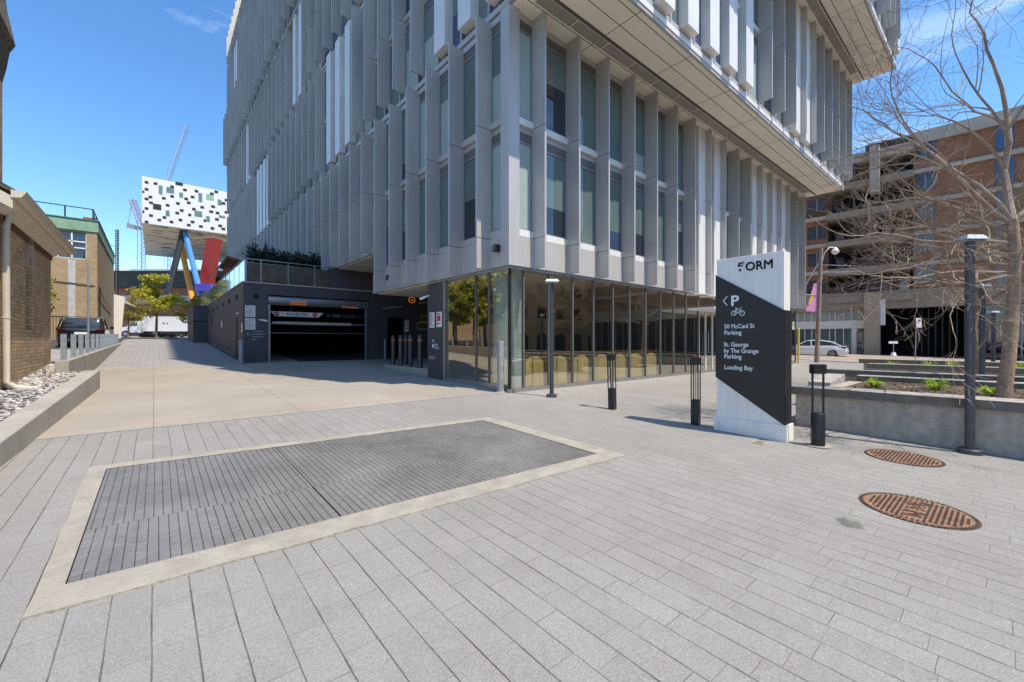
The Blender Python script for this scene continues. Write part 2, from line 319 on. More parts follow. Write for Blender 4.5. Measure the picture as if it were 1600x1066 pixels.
def pavermat(name, wid, ln_):
    m = bpy.data.materials.new(name); m.use_nodes = True; n = m.node_tree.nodes; l = m.node_tree.links; b = n['Principled BSDF']
    b.inputs['Roughness'].default_value = 0.85; b.inputs['Specular IOR Level'].default_value = 0.3
    t = n.new('ShaderNodeTexCoord'); P = t.outputs['Object']
    def mth(op, a, c=None, d=None, clamp=False):
        q = n.new('ShaderNodeMath'); q.operation = op; q.use_clamp = clamp
        for k, v in enumerate((a, c, d)):
            if v is None: continue
            if isinstance(v, (int, float)): q.inputs[k].default_value = v
            else: l.new(v, q.inputs[k])
        return q.outputs[0]
    def noise(sc, det=4, ro=.6, vec=P):
        q = n.new('ShaderNodeTexNoise'); q.inputs['Scale'].default_value = sc; q.inputs['Detail'].default_value = det; q.inputs['Roughness'].default_value = ro; l.new(vec, q.inputs['Vector']); return q
    w = n.new('ShaderNodeVectorMath'); w.operation = 'SCALE'; w.inputs['Scale'].default_value = .010; l.new(noise(2.2, 3).outputs['Color'], w.inputs[0])
    w2 = n.new('ShaderNodeVectorMath'); w2.operation = 'SCALE'; w2.inputs['Scale'].default_value = .004; l.new(noise(28, 2).outputs['Color'], w2.inputs[0])
    a1 = n.new('ShaderNodeVectorMath'); l.new(P, a1.inputs[0]); l.new(w.outputs[0], a1.inputs[1]); a2 = n.new('ShaderNodeVectorMath'); l.new(a1.outputs[0], a2.inputs[0]); l.new(w2.outputs[0], a2.inputs[1])
    sp = n.new('ShaderNodeSeparateXYZ'); l.new(a2.outputs[0], sp.inputs[0])
    X = mth('DIVIDE', sp.outputs[0], wid); row = mth('FLOOR', X); fx = mth('FRACT', X)
    wn1 = n.new('ShaderNodeTexWhiteNoise'); wn1.noise_dimensions = '1D'; l.new(row, wn1.inputs['W'])
    Y = mth('ADD', mth('DIVIDE', sp.outputs[1], ln_), wn1.outputs['Value']); Y = mth('ADD', Y, mth('MULTIPLY', row, .5)); cell = mth('FLOOR', Y); fy = mth('FRACT', Y)
    cb = n.new('ShaderNodeCombineXYZ'); l.new(row, cb.inputs[0]); l.new(cell, cb.inputs[1]); wn2 = n.new('ShaderNodeTexWhiteNoise'); wn2.noise_dimensions = '2D'; l.new(cb.outputs[0], wn2.inputs['Vector'])
    dx = mth('MULTIPLY', mth('MINIMUM', fx, mth('SUBTRACT', 1, fx)), wid); dy = mth('MULTIPLY', mth('MINIMUM', fy, mth('SUBTRACT', 1, fy)), ln_)
    jn = mth('MULTIPLY_ADD', noise(2.8, 3).outputs['Fac'], 2.6, -.75, True)
    jw = mth('MULTIPLY_ADD', jn, .0024, .0032)
    jx = mth('SUBTRACT', 1, mth('DIVIDE', dx, jw), None, True); jx = mth('MULTIPLY', mth('MULTIPLY', jx, 1.6, None, True), mth('MULTIPLY_ADD', jn, .5, .5))
    jy = mth('SUBTRACT', 1, mth('DIVIDE', dy, .0036), None, True); jy = mth('MULTIPLY', jy, mth('MULTIPLY_ADD', wn2.outputs['Value'], .75, .08))
    J = mth('MAXIMUM', jx, jy)
    def ramp(src, p0, c0, p1, c1):
        r = n.new('ShaderNodeValToRGB'); r.color_ramp.elements[0].position = p0; r.color_ramp.elements[1].position = p1
        r.color_ramp.elements[0].color = (*c0, 1); r.color_ramp.elements[1].color = (*c1, 1); l.new(src, r.inputs[0]); return r.outputs[0]
    def mul(a, c):
        q = n.new('ShaderNodeMixRGB'); q.blend_type = 'MULTIPLY'; q.inputs[0].default_value = 1; l.new(a, q.inputs[1]); l.new(c, q.inputs[2]); return q.outputs[0]
    c = ramp(wn2.outputs['Value'], 0, (.298, .283, .256), 1, (.322, .306, .277))
    c = mul(c, ramp(noise(95, 5, .8).outputs['Fac'], .33, (.62, .62, .62), .68, (1.22, 1.22, 1.22)))
    c = mul(c, ramp(noise(.55, 8, .65).outputs['Fac'], .33, (.91, .905, .89), .62, (1.03, 1.03, 1.03)))
    c = mul(c, ramp(noise(5, 6, .7).outputs['Fac'], .30, (.93, .93, .92), .6, (1, 1, 1)))
    vo = n.new('ShaderNodeTexVoronoi'); vo.inputs['Scale'].default_value = 2.1; vo.inputs['Randomness'].default_value = 1; w3 = n.new('ShaderNodeVectorMath'); w3.operation = 'SCALE'; w3.inputs['Scale'].default_value = .05; l.new(noise(14, 3).outputs['Color'], w3.inputs[0])
    a3 = n.new('ShaderNodeVectorMath'); l.new(P, a3.inputs[0]); l.new(w3.outputs[0], a3.inputs[1]); l.new(a3.outputs[0], vo.inputs['Vector'])
    sep = n.new('ShaderNodeSeparateColor'); l.new(vo.outputs['Color'], sep.inputs[0])
    sz_ = mth('MULTIPLY', mth('POWER', sep.outputs[0], 6), .055)   # few gum spots, mostly tiny
    sp_ = mth('LESS_THAN', vo.outputs['Distance'], sz_)
    dk = n.new('ShaderNodeMixRGB'); dk.blend_type = 'MULTIPLY'; l.new(mth('MULTIPLY', sp_, .75), dk.inputs[0]); l.new(c, dk.inputs[1]); dk.inputs[2].default_value = (.5, .49, .46, 1)
    jm = n.new('ShaderNodeMixRGB'); l.new(J, jm.inputs[0]); l.new(dk.outputs[0], jm.inputs[1]); jm.inputs[2].default_value = (.075, .066, .052, 1)
    l.new(jm.outputs[0], b.inputs['Base Color'])
    bp = n.new('ShaderNodeBump'); bp.inputs['Strength'].default_value = .55; bp.inputs['Distance'].default_value = .006
    l.new(mth('ADD', mth('SUBTRACT', 1, J), mth('MULTIPLY_ADD', wn2.outputs['Value'], .25, mth('MULTIPLY', noise(95, 5, .8).outputs['Fac'], .5))), bp.inputs['Height']); l.new(bp.outputs[0], b.inputs['Normal'])
    MT[name] = m
pavermat('paver', 0.168, 0.40)
brickmat('paver_ramp', (0.36, 0.33, 0.31), (0.31, 0.29, 0.27), (0.14, 0.13, 0.12), 0.40, 0.20, 0.007, 'floor', 0.85, 0.5, speck=0.10, stain=0.12)
brickmat('drive', (0.375, 0.328, 0.268), (0.362, 0.317, 0.26), (0.22, 0.185, 0.15), 4.3, 2.05, 0.006, 'floor_v', 0.85, 0.15, speck=0.05, offs=0.0, stain=0.22, smooth=0.0, stain_s=0.45, warp=0.004)
brickmat('church_brick', (0.68, 0.50, 0.29), (0.48, 0.31, 0.17), (0.30, 0.25, 0.19), 0.22, 0.075, 0.009, stain=0.35, stain_s=1.5)
brickmat('yellow_brick', (0.50, 0.36, 0.20), (0.38, 0.26, 0.14), (0.36, 0.30, 0.22), 0.24, 0.085, 0.010, stain=0.25)
brickmat('orange_brick', (0.44, 0.19, 0.09), (0.33, 0.14, 0.07), (0.22, 0.15, 0.11), 0.24, 0.085, 0.010, stain=0.25)
brickmat('rear_brick', (0.60, 0.42, 0.22), (0.48, 0.33, 0.17), (0.2, 0.15, 0.11), 0.24, 0.085, 0.010, stain=0.25)
brickmat('underside', (0.75, 0.66, 0.48), (0.70, 0.62, 0.45), (0.66, 0.58, 0.43), 1.3, 0.55, 0.03, 'floor', 0.6, 0.0, bias=-0.55, stain=0.05)
glassmat('shopglass', (0.93, 0.95, 0.92), 0.24, 0.9, gl=(1, 0.94, 0.82)); glassmat('railglass', (0.85, 0.9, 0.88), 0.04, 0.8)
def leafmat(name, col):
    m = MT[name]; n = m.node_tree.nodes; l = m.node_tree.links; b = n['Principled BSDF']; o = n['Material Output']
    tr = n.new('ShaderNodeBsdfTranslucent'); x = n.new('ShaderNodeMixShader'); x.inputs[0].default_value = .4
    src = b.inputs['Base Color'].links[0].from_socket; l.new(src, tr.inputs['Color']); l.new(b.outputs[0], x.inputs[1]); l.new(tr.outputs[0], x.inputs[2]); l.new(x.outputs[0], o.inputs[0])
for q in ('leaf_spring', 'leaf_green', 'leaf_rust', 'grass_bright'): leafmat(q, None)
emis('lamp_amber', (0.70, 0.20, 0.02), 0.22); emis('lamp_strip', (0.9, 0.87, 0.75), 0.6)
# ---------------------------------------------------------------- ground
def strip(name, mtl, u0, u1, v0, v1, dz, nu=1):
    b = MB(); vs = [v0] + [q for q in (-12, 20.66, 40, 110) if v0 < q < v1] + [v1]
    us = [u0, u1]
    for a, c in zip(vs[:-1], vs[1:]):
        b.quad((us[0], a, G(a) + dz), (us[1], a, G(a) + dz), (us[1], c, G(c) + dz), (us[0], c, G(c) + dz), mtl)
    return struct(b.build(name))
strip('ground', 'asphalt', -900, 900, -900, 900, -0.03)
strip('plaza_paving', 'paver', -14, 32.6, -24, 8.13, -0.004)
strip('driveway', 'drive', -1.6, 12, 8.13, 20.66, 0.0)
strip('ramp_paving', 'paver_ramp', -1.6, 5.0, 20.66, 46, -0.002)
strip('pavement', 'lot', 28.3, 33.0, 8.13, 70, 0.0)
strip('street', 'street', 33.0, 50, -60, 110, -0.012)
strip('far_bounce_ground', 'lot', -80, 33, 60, 150, 0.004)  # pale ground laid to bounce light onto the raised box's underside
b = MB(); b.quad((-60, 16.25, 0.83), (-1.72, 16.25, 0.83), (-1.72, 60, 1.6), (-60, 60, 1.6), 'lot'); struct(b.build('parking_lot'))
# curb along street
b = MB()
for a, c in ((-60, -12), (-12, 20.66), (20.66, 40), (40, 60)):
    b.hexa([(32.7, a, G(a) - .05), (33.0, a, G(a) - .05), (33.0, c, G(c) - .05), (32.7, c, G(c) - .05), (32.7, a, G(a) + .03), (33.0, a, G(a) + .03), (33.0, c, G(c) + .03), (32.7, c, G(c) + .03)], 'concrete')
struct(b.build('kerb'))
# ---------------------------------------------------------------- ventilation grate
def gpz(u, v, dz=0.0): return (u, v, G(v) + dz)
gc = {'nl': (-.386, 3.486), 'fl': (-.374, 6.02), 'fr': (4.20, 5.70), 'nr': (4.17, 3.30)}
oc = {'nl': (-.51, 3.225), 'fl': (-.51, 6.22), 'fr': (4.46, 5.90), 'nr': (4.46, 3.06)}
gr = thing('floor_grate', 'large rectangular steel ventilation grate with a pale concrete rim set in the paving', 'grate', (0, 4.6, G(4.6)))
b = MB()
for a, c in (('nl', 'nr'), ('nr', 'fr'), ('fr', 'fl'), ('fl', 'nl')):
    o1, o2, i1, i2 = oc[a], oc[c], gc[a], gc[c]; n = 24 if a in ('nl', 'fr') else 12
    rng = random.Random(a)
    P = []
    for k in range(n + 1):
        t = k / n; j = rng.uniform(-.012, .012)
        ox = o1[0] + (o2[0] - o1[0]) * t; oy = o1[1] + (o2[1] - o1[1]) * t
        if 0 < k < n:
            if a in ('nl', 'fr'): oy += j
            else: ox += j
        P.append((ox, oy, i1[0] + (i2[0] - i1[0]) * t, i1[1] + (i2[1] - i1[1]) * t))
    for p, q in zip(P[:-1], P[1:]):
        b.quad(gpz(p[0], p[1], .010), gpz(q[0], q[1], .010), gpz(q[2], q[3], .016), gpz(p[2], p[3], .016), 'concrete_rim')
        b.quad(gpz(p[0], p[1], -.02), gpz(q[0], q[1], -.02), gpz(q[0], q[1], .010), gpz(p[0], p[1], .010), 'concrete_rim')
        b.quad(gpz(q[2], q[3], -.002), gpz(p[2], p[3], -.002), gpz(p[2], p[3], .016), gpz(q[2], q[3], .016), 'rust_dark')
b.build('rim', gr)
b = MB(); b.quad(*[gpz(*gc[k], -.001) for k in ('nl', 'nr', 'fr', 'fl')], 'pit'); b.build('pit', gr)
def gpt(s, t):
    a = Vector(gc['nl']).lerp(Vector(gc['nr']), s); c = Vector(gc['fl']).lerp(Vector(gc['fr']), s); return a.lerp(c, t)
for (s0, s1) in ((0.0015, .333), (.3350, .6665), (.6670, .9985)):
    for (t0, t1) in ((.0015, .3300), (.3315, .6645), (.6652, .9985)):
        b = MB(); n = int(round((s1 - s0) * 4.57 / 0.058)); sh = .5 / n * (s1 - s0) if t0 > .3 else 0
        def hx(a0, a1, b0, b1, zt):
            p = [gpt(a0, b0), gpt(a1, b0), gpt(a1, b1), gpt(a0, b1)]
            b.hexa([gpz(q.x, q.y, 0.0) for q in p] + [gpz(q.x, q.y, zt) for q in p], 'grate')
        for k in range(n + (1 if sh else 0)):   # bearing bands with a narrow slot between
            a0 = s0 + (s1 - s0) * k / n - sh; a1 = a0 + (s1 - s0) * 0.895 / n
            hx(max(a0, s0), min(a1, s1), t0, t1, .0115)
        m_ = int(round((t1 - t0) * 2.5 / 0.04))
        for k in range(m_):   # cross rods just under the bands
            b0 = t0 + (t1 - t0) * k / m_; hx(s0, s1, b0, b0 + (t1 - t0) * .22 / m_, .006)
        b.build('grate_panel', gr)
# ---------------------------------------------------------------- manhole covers
def manhole(p, rad, label, seed, stripes):
    t = thing('manhole_cover', label, 'manhole cover', (p[0], p[1], G(p[1])), 'rusty manhole covers in the paving')
    z = G(p[1]); rng = random.Random(seed)
    def lay(b): b.v = [(x, y, c + .028 * (y - p[1])) for x, y, c in b.v]; return b   # lie in the sloping paving
    b = MB(); b.cyl(p[0], p[1], z - .02, z + .002, rad * .985, 'rust', 48); lay(b).build('plate', t); b = MB(); b.cyl(p[0], p[1], z - .02, z - .001, rad * 1.015, 'rust_dark', 48); lay(b).build('frame_ring', t)
    b = MB(); n = 56
    for k in range(n):
        a = 2 * math.pi * k / n; 
        c0 = Vector((math.cos(a), math.sin(a))); c1 = Vector((math.cos(a + .075), math.sin(a + .075)))
        P = [(p[0] + q.x * rr, p[1] + q.y * rr) for q, rr in ((c0, rad * .93), (c1, rad * .93), (c1, rad * .99), (c0, rad * .99))]
        b.hexa([(x, y, z + .001) for x, y in P] + [(x, y, z + .007) for x, y in P], 'rust_dark')
    st = rad * 2 / stripes
    for i in range(stripes):
        x = -rad + st * (i + .5)
        yy = -rad
        while yy < rad:
            if math.hypot(x, yy) < rad * .84 and (abs(yy) > rad * .2 or seed == 2 or i % 2):
                for j in range(2):
                    xx = p[0] + x + (j - .5) * st * .42 + rng.uniform(-.003, .003)
                    b.box(xx - st * .14, xx + st * .14, p[1] + yy - .008, p[1] + yy + .009, z + .001, z + .007, 'rust_dark')
            yy += .034
    if seed == 1:   # cast emblem strokes through the middle
        for k in range(15):
            x = p[0] + rng.uniform(-.62, .62) * rad; y = p[1] + rng.uniform(-.14, .14) * rad; an = rng.choice([.5, -.6, 1.2, 2.1]); d = Vector((math.cos(an), math.sin(an))) * .045; nn = Vector((-d.y, d.x)) * .16
            P = [(x + d.x + nn.x, y + d.y + nn.y), (x - d.x + nn.x, y - d.y + nn.y), (x - d.x - nn.x, y - d.y - nn.y), (x + d.x - nn.x, y + d.y - nn.y)]
            b.hexa([(q[0], q[1], z + .001) for q in P] + [(q[0], q[1], z + .008) for q in P], 'rust_dark')
    lay(b).build('relief', t)
# near one from ellipse x 1338..1523, y 771..823 ; far one x 1348..1474, y 703..728
pa = gp(1431, 796); pb = gp(1411, 715)
manhole((pa.x, pa.y), 0.385, 'orange rusty round manhole cover, the nearer and larger in the picture, by a damp stain', 1, 15)
manhole((pb.x, pb.y), 0.375, 'dark brown rusty round manhole cover near the foot of the tall lamp post and planter', 2, 20)
# damp stain on paving
p = gp(1328, 817); mat('damp', (0.17, 0.165, 0.135), 0.8, 0, 0.15, 12)
def dampfix(px_, py_):
    m = MT['damp']; n = m.node_tree.nodes; l = m.node_tree.links; b = n['Principled BSDF']; o = n['Material Output']; t = n.new('ShaderNodeTexCoord')
    z = n.new('ShaderNodeTexNoise'); z.inputs['Scale'].default_value = 13; z.inputs['Detail'].default_value = 6; l.new(t.outputs['Object'], z.inputs['Vector'])
    d = n.new('ShaderNodeVectorMath'); d.operation = 'DISTANCE'; l.new(t.outputs['Object'], d.inputs[0]); d.inputs[1].default_value = (px_, py_, G(py_))
    a = n.new('ShaderNodeMath'); a.operation = 'MULTIPLY_ADD'; l.new(d.outputs['Value'], a.inputs[0]); a.inputs[1].default_value = -4.2; l.new(z.outputs['Fac'], a.inputs[2])
    r = n.new('ShaderNodeValToRGB'); r.color_ramp.elements[0].position = .02; r.color_ramp.elements[1].position = .24; r.color_ramp.elements[1].color = (.62, .62, .62, 1); l.new(a.outputs[0], r.inputs[0])
    tr = n.new('ShaderNodeBsdfTransparent'); x = n.new('ShaderNodeMixShader'); l.new(r.outputs[0], x.inputs[0]); l.new(tr.outputs[0], x.inputs[1]); l.new(b.outputs[0], x.inputs[2]); l.new(x.outputs[0], o.inputs[0])
dampfix(p.x, p.y)
b = MB(); rng = random.Random(4); pts = []
for k in range(26):
    a = 2 * math.pi * k / 26; rr = 0.15 * (1 + .12 * math.sin(3 * a + 1) + rng.uniform(-.06, .06)); pts.append((p.x + math.cos(a) * rr * 1.25, p.y + math.sin(a) * rr * 1.05, G(p.y + math.sin(a) * rr * 1.05) + .0005))
b.add(pts, [tuple(range(26))], 'damp'); struct(b.build('damp_patch'))
# small drain plate by the sign
p = gp(1187, 692)
t = thing('drain_plate', 'small tan metal drain plate in the paving before the sign', 'drain', (p.x, p.y, G(p.y)))
b = MB(); b.cyl(p.x, p.y, G(p.y) - .01, G(p.y) + .006, .09, 'column_tan', 24); b.build('plate', t)
b = MB()
for k in range(5): b.box(p.x - .06, p.x + .06, p.y - .05 + k * .022, p.y - .04 + k * .022, G(p.y) + .004, G(p.y) + .009, 'rust_dark')
b.build('slots', t)
# ---------------------------------------------------------------- the tower
U0, V0 = 6.68, 7.97
TW = thing('condo_tower', 'tall condominium tower clad in grey metal fins with stepped overhanging upper floors', 'building', (U0, V0, 0))
def wallbox(name, *a, m='alu'):
    b = MB(); b.box(*a, m); return b.build(name, TW)
wallbox('wall', U0, 28.3, V0, 16.0, 3.35, 4.95); wallbox('wall', U0, 28.3, V0, 57, 4.951, 9.72)
T2 = 5.9; T3 = 3.8
wallbox('wall', U0, 28.5, T2, 57.3, 9.74, 15.3); wallbox('wall', U0, 28.7, T3, 57.0, 15.32, 20.9)
wallbox('wall', U0 - .25, 28.7, T3, 58.2, 20.901, 26.5); wallbox('wall', U0, 28.7, T3, 57.2, 26.501, 32); wallbox('wall', U0, 28.7, T3 + .01, 57.0, 32.001, 35.4)
b = MB(); b.box(U0 - .05, 28.75, T3 - .05, 57.05, 35.4, 35.6, 'alu_dark'); b.build('roof', TW)
# soffits
b = MB(); b.box(U0 + .02, 28.48, T2 + .04, V0 + 1, 9.70, 9.739, 'soffit'); b.box(U0 + .02, 28.68, T3 + .04, T2 + 1, 15.28, 15.319, 'soffit')
b.build('soffit', TW)
b = MB(); b.box(U0 + .02, 11.5, V0 + .1, 15.98, 3.32, 3.349, 'soffit'); b.box(U0 + .02, 28, 16.02, 56.9, 4.92, 4.949, 'soffit'); b.build('soffit', TW)
b = MB()
for z, va, ue in ((9.70, 7.28, 28.3), (15.28, 5.2, 28.5)):
    u = U0 + .35
    while u < ue - 1.3:
        b.box(u, u + 1.22, va - .14, va + .14, z - .02, z + .01, 'vent'); u += 1.28
    b.box(U0 + .05, ue, va - .24, va - .215, z - .035, z + .01, 'alu_dark'); b.box(U0 + .05, ue, va - .205, va - .19, z - .035, z + .01, 'alu_dark')
b.build('soffit_vent', TW)
b = MB(); b.box(U0 - .03, 28.53, T2 - .06, T2 - .002, 9.66, 10.08, 'alu'); b.box(U0 - .03, 28.73, T3 - .06, T3 - .002, 15.24, 15.66, 'alu'); b.build('fascia', TW)
# transfer slab edge over ground floor
b = MB(); b.box(U0 - .05, 28.34, V0 - .05, V0 + .2, 3.29, 3.352, 'steel'); b.box(U0 - .05, U0 + .1, V0 + .2, 11.9, 3.29, 3.352, 'steel'); b.build('slab_edge', TW)
pieces = {'fin': [], 'window': [], 'panel': []}
def fb(side, plane):
    def B(mb, s0, s1, d0, d1, z0, z1, m):
        if side == 'L': mb.box(plane - d1, plane - d0, s0, s1, z0, z1, m)
        else: mb.box(s0, s1, plane - d1, plane - d0, z0, z1, m)
    return B
def key(side, plane, s, z):
    p = Vector((plane, s, z)) if side == 'L' else Vector((s, plane, z))
    Y = p.x * SS + p.y * CC; X = p.x * CC - p.y * SS
    if Y <= 1: return 1e6
    x = 800 + 660 * X / Y; y = 533 - 660 * (z - H) / Y
    d = (p - Vector((0, 0, H))).length
    if x < 330 or x > 1450 or y < -160: d += 1000
    return d
FD = 0.50
def tier(side, plane, s0, s1, first, z0, z1, nfl, types, rng, base=0.0, slitz=None):
    B = fb(side, plane); step = 1.29; k = 0
    # continuous bands on floor lines
    hs_ = (z1 - z0 - base) / nfl; zs = [z0 + base + hs_ * i for i in range(nfl + 1)]
    bd = MB()
    if base: B(bd, s0 + .0, s1, .002, .10, z0 + .01, z0 + base - .012, 'alu')
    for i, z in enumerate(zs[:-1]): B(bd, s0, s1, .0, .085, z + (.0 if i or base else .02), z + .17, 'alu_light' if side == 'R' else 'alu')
    B(bd, s0, s1, .0, .06, z1 - .16, z1 - .005, 'alu')
    # joints / dark recess under every line
    for z in zs[1:]: B(bd, s0, s1, .0, .03, z - .40, z - .16, 'alu_dark')
    # first corner post
    if side == 'L' and s0 > 16: pass
    elif side == 'L': B(bd, s0 - .125, s0 + .20, -.001, .125, z0 + .005, z1 - .006, 'alu')
    else: B(bd, s0 + .001, s0 + .22, .0, .1245, z0 + .006, z1 - .007, 'alu')
    bd.build('spandrel', TW)
    s = first
    while s < s1 + .01:
        ty = types(k, s) 
        sw0 = s + .03; sw1 = min(s + step - .03, s1 - .02)
        if k == 0 and first - s0 > .45:
            wins = [(s0 + .22, first - .03), (sw0, sw1)]
        else: wins = [(sw0, sw1)]
        # windows
        for (a, c) in wins:
            if c - a < .25: continue
            for i in range(nfl):
                za = zs[i] + .17; zb = zs[i + 1] - .40
                w = MB(); pt = rng.choice(['pane_pale', 'pane_green', 'pane_pale', 'pane_green', 'pane_dark', 'pane_blue'])
                if a < first: pt = 'pane_pale'
                m1 = a + .30 if c - a > .9 else a
                if m1 > a:
                    B(w, a, m1 - .03, .0, .02, za, zb, rng.choice(['pane_dark', 'pane_blue', 'pane_green']))
                    B(w, m1 - .03, m1 + .03, .0, .085, za, zb + .2, 'alu')
                    m1 += .03
                B(w, m1 + .04, c - .04, .0, .022, za + .04, zb - .04, pt)
                if pt in ('pane_dark', 'pane_blue') or rng.random() < .35:   # roller blind part way
                    bz = za + (zb - za) * rng.uniform(.25, .75)
                    B(w, m1 + .045, c - .045, .021, .026, bz, zb - .045, 'pane_green')
                for (p0, p1, q0, q1) in ((m1, m1 + .04, za, zb), (c - .04, c, za, zb), (m1 + .04, c - .04, za, za + .04), (m1 + .04, c - .04, zb - .04, zb)):
                    B(w, p0, p1, .0, .05, q0, q1, 'frame')
                pieces['window'].append((key(side, plane, (a + c) / 2, (za + zb) / 2), w))
        if s <= s1:
            cuts = ([z0 - .02, z0 + base - .01] if base else [z0 + (.30 if z0 > 9 else 0)]) + [z for z in zs[1:-1]] + [z1 - .02]
            f = MB()
            if ty in ('F', 'PF'):
                for za, zb in zip(cuts[:-1], cuts[1:]): B(f, s - .03, s + .03, -.01, FD, za + .009, zb - .009, 'alu')
                B(f, s - .012, s + .012, .0, FD - .02, cuts[0] + .02, cuts[-1] - .02, 'alu_dark')
                pieces['fin'].append((key(side, plane, s, (z0 + z1) / 2), f))
            if ty in ('P', 'PF'):
                f = MB(); a0, a1 = (s - .45, s + .15) if ty == 'P' else (s - .62, s - .035)
                for za, zb in zip(cuts[:-1], cuts[1:]): B(f, a0, a1, .0, .30, za + .004, zb - .004, 'alu_light')
                pieces['panel'].append((key(side, plane, s, (z0 + z1) / 2), f))
        s += step; k += 1
rg = random.Random(11)
# right facade, first tier: fins then white panels
tier('R', V0, U0, 28.3, 7.43, 3.35, 9.70, 2, lambda k, s: 'F' if k <= 6 or k in (9, 10, 15, 16) else 'PF', rg, base=.77)
tier('R', T2, U0, 28.5, 7.55, 9.74, 15.28, 2, lambda k, s: 'P' if k <= 6 else ('PF' if k in (10, 11) else 'F'), rg, base=.0)
tier('R', T3, U0, 28.7, 7.2, 15.32, 20.9, 2, lambda k, s: 'P' if k % 5 in (1, 2) else 'F', rg)
tier('R', T3, U0, 28.7, 7.5, 20.91, 32, 4, lambda k, s: 'F', rg)
# left facade
tier('L', U0, V0, 16.2, 8.68, 3.35, 9.70, 2, lambda k, s: 'F', rg, base=.77)
tier('L', U0, 16.25, 57, 16.42, 4.951, 9.70, 2, lambda k, s: 'F', rg, base=.0)
tier('L', U0, T2, 57.3, 7.10, 9.74, 15.28, 2, lambda k, s: 'P' if k in (1, 2, 3, 9, 10, 11, 22, 23, 24, 25) else 'F', rg)
tier('L', U0, T3, 57, 4.55, 15.32, 20.9, 2, lambda k, s: 'P' if k in (8, 9, 10, 17, 18, 30, 31) else 'F', rg)
tier('L', U0 - .25, T3, 58.2, 4.2, 20.91, 26.5, 2, lambda k, s: 'F', rg)
tier('L', U0, T3, 57.2, 4.5, 26.51, 32, 2, lambda k, s: 'P' if k in (12, 13, 25, 35, 36, 37) else 'F', rg)
tier('L', U0, T3, 57, 4.8, 32.01, 35.4, 1, lambda k, s: 'F', rg)
for nm, L in pieces.items():
    L.sort(key=lambda q: q[0])
    for q in L[:100]: q[1].build(nm, TW)
    if len(L) > 100:
        r_ = MB()
        for q in L[100:]: r_.merge(q[1])
        stuff(r_.build(nm, TW))
# ground-floor glazing, right facade
gb = G(V0)
xs = [7.18, 8.09, 9.05, 9.97, 10.92, 11.81, 12.75, 13.69, 14.59, 15.5, 16.5]
xs = [U0 + .02] + xs + [17.5, 18.6, 19.6, 20.6, 21.6, 22.6, 23.6, 24.6, 25.6, 26.6, 27.5, 28.28]
for a, c in zip(xs[:-1], xs[1:]):
    if 16.4 < a < 18.5: continue
    b = MB(); b.box(a + .02, c - .015, V0 + .05, V0 + .06, gb + .10, 3.29, 'shopglass'); w = b.build('shop_window', TW)
    b = MB(); b.box(c - .02, c + .02, V0 + .02, V0 + .10, gb + .08, 3.29, 'alu_dark'); b.build('mullion', w)
b = MB(); b.box(U0, 28.3, V0 + .0, V0 + .12, -.05, gb + .09, 'steel'); b.box(U0, U0 + .12, V0 + .12, 11.0, -.05, G(11) + .09, 'steel'); b.build('plinth', TW)
b = MB(); b.box(U0, U0 + .06, V0, V0 + .06, gb + .09, 3.29, 'blackmetal'); b.build('corner_post', TW)
vs_ = [V0 + .06, 8.86, 9.45, 11.0]
for a, c in zip(vs_[:-1], vs_[1:]):
    b = MB(); b.box(U0 + .05, U0 + .06, a + .02, c - .02, gb + .12, 3.29, 'shopglass'); w = b.build('shop_window', TW)
    b = MB(); b.box(U0 + .02, U0 + .09, c - .02, c + .02, gb + .10, 3.29, 'alu_dark'); b.build('mullion', w)
b = MB(); b.box(U0 - .02, U0 + .05, 11.0, 11.07, gb + .05, 3.29, 'steel'); b.build('jamb', TW)
# entrance door
b = MB(); 
for a in (16.55, 17.12, 17.72): b.box(a - .03, a + .03, V0 + .02, V0 + .09, gb, 2.75, 'alu_light')
b.box(16.5, 18.55, V0 + .02, V0 + .09, 2.70, 2.78, 'alu_light'); b.box(16.5, 18.55, V0 + .03, V0 + .05, 2.78, 3.29, 'shopglass')
b.box(16.58, 17.09, V0 + .045, V0 + .055, gb + .05, 2.7, 'shopglass'); b.box(17.15, 17.69, V0 + .045, V0 + .055, gb + .05, 2.7, 'shopglass'); b.box(17.75, 18.5, V0 + .045, V0 + .055, gb + .05, 2.7, 'shopglass')
dr = b.build('entrance_door', TW)
b = MB(); b.tube([(17.02, V0 - .03, 1.0), (17.02, V0 - .03, 1.9)], .015, 'steel', 8); b.tube([(17.22, V0 - .03, 1.0), (17.22, V0 - .03, 1.9)], .015, 'steel', 8); b.build('handle', dr)
b = MB(); b.box(15.6, 19.4, V0 - 1.0, V0 + .02, 2.68, 2.76, 'board_white'); b.build('entrance_canopy', TW)
# interior behind the shop glass
b = MB(); b.box(U0 + .1, 28, 11.7, 11.9, 0, 3.3, 'interior'); b.build('inner_wall', TW)
b = MB(); b.quad((U0 + .1, V0 + .1, gb + .03), (28, V0 + .1, gb + .03), (28, 11.9, gb + .03), (U0 + .1, 11.9, gb + .03), 'interior'); b.build('inner_floor', TW)
b = MB(); b.tube([(7.27, 8.72, gb), (7.27, 8.72, 3.3)], .42, 'curtain', 40); b.build('inner_column', TW, smooth=True)
# pier with signs
b = MB(); b.box(U0, 7.2, 11.07, 12.05, G(11) - .1, 3.3, 'charcoal2'); b.build('pier', TW)
b = MB(); b.box(7.2, 11.5, 11.95, 12.05, 0, 3.3, 'charcoal2'); b.box(11.4, 11.6, 12.05, 20.66, 0, 4.92, 'charcoal2'); b.box(U0 + .1, 11.5, 15.94, 16.0, 3.35, 4.9, 'charcoal2'); b.build('recess_wall', TW)
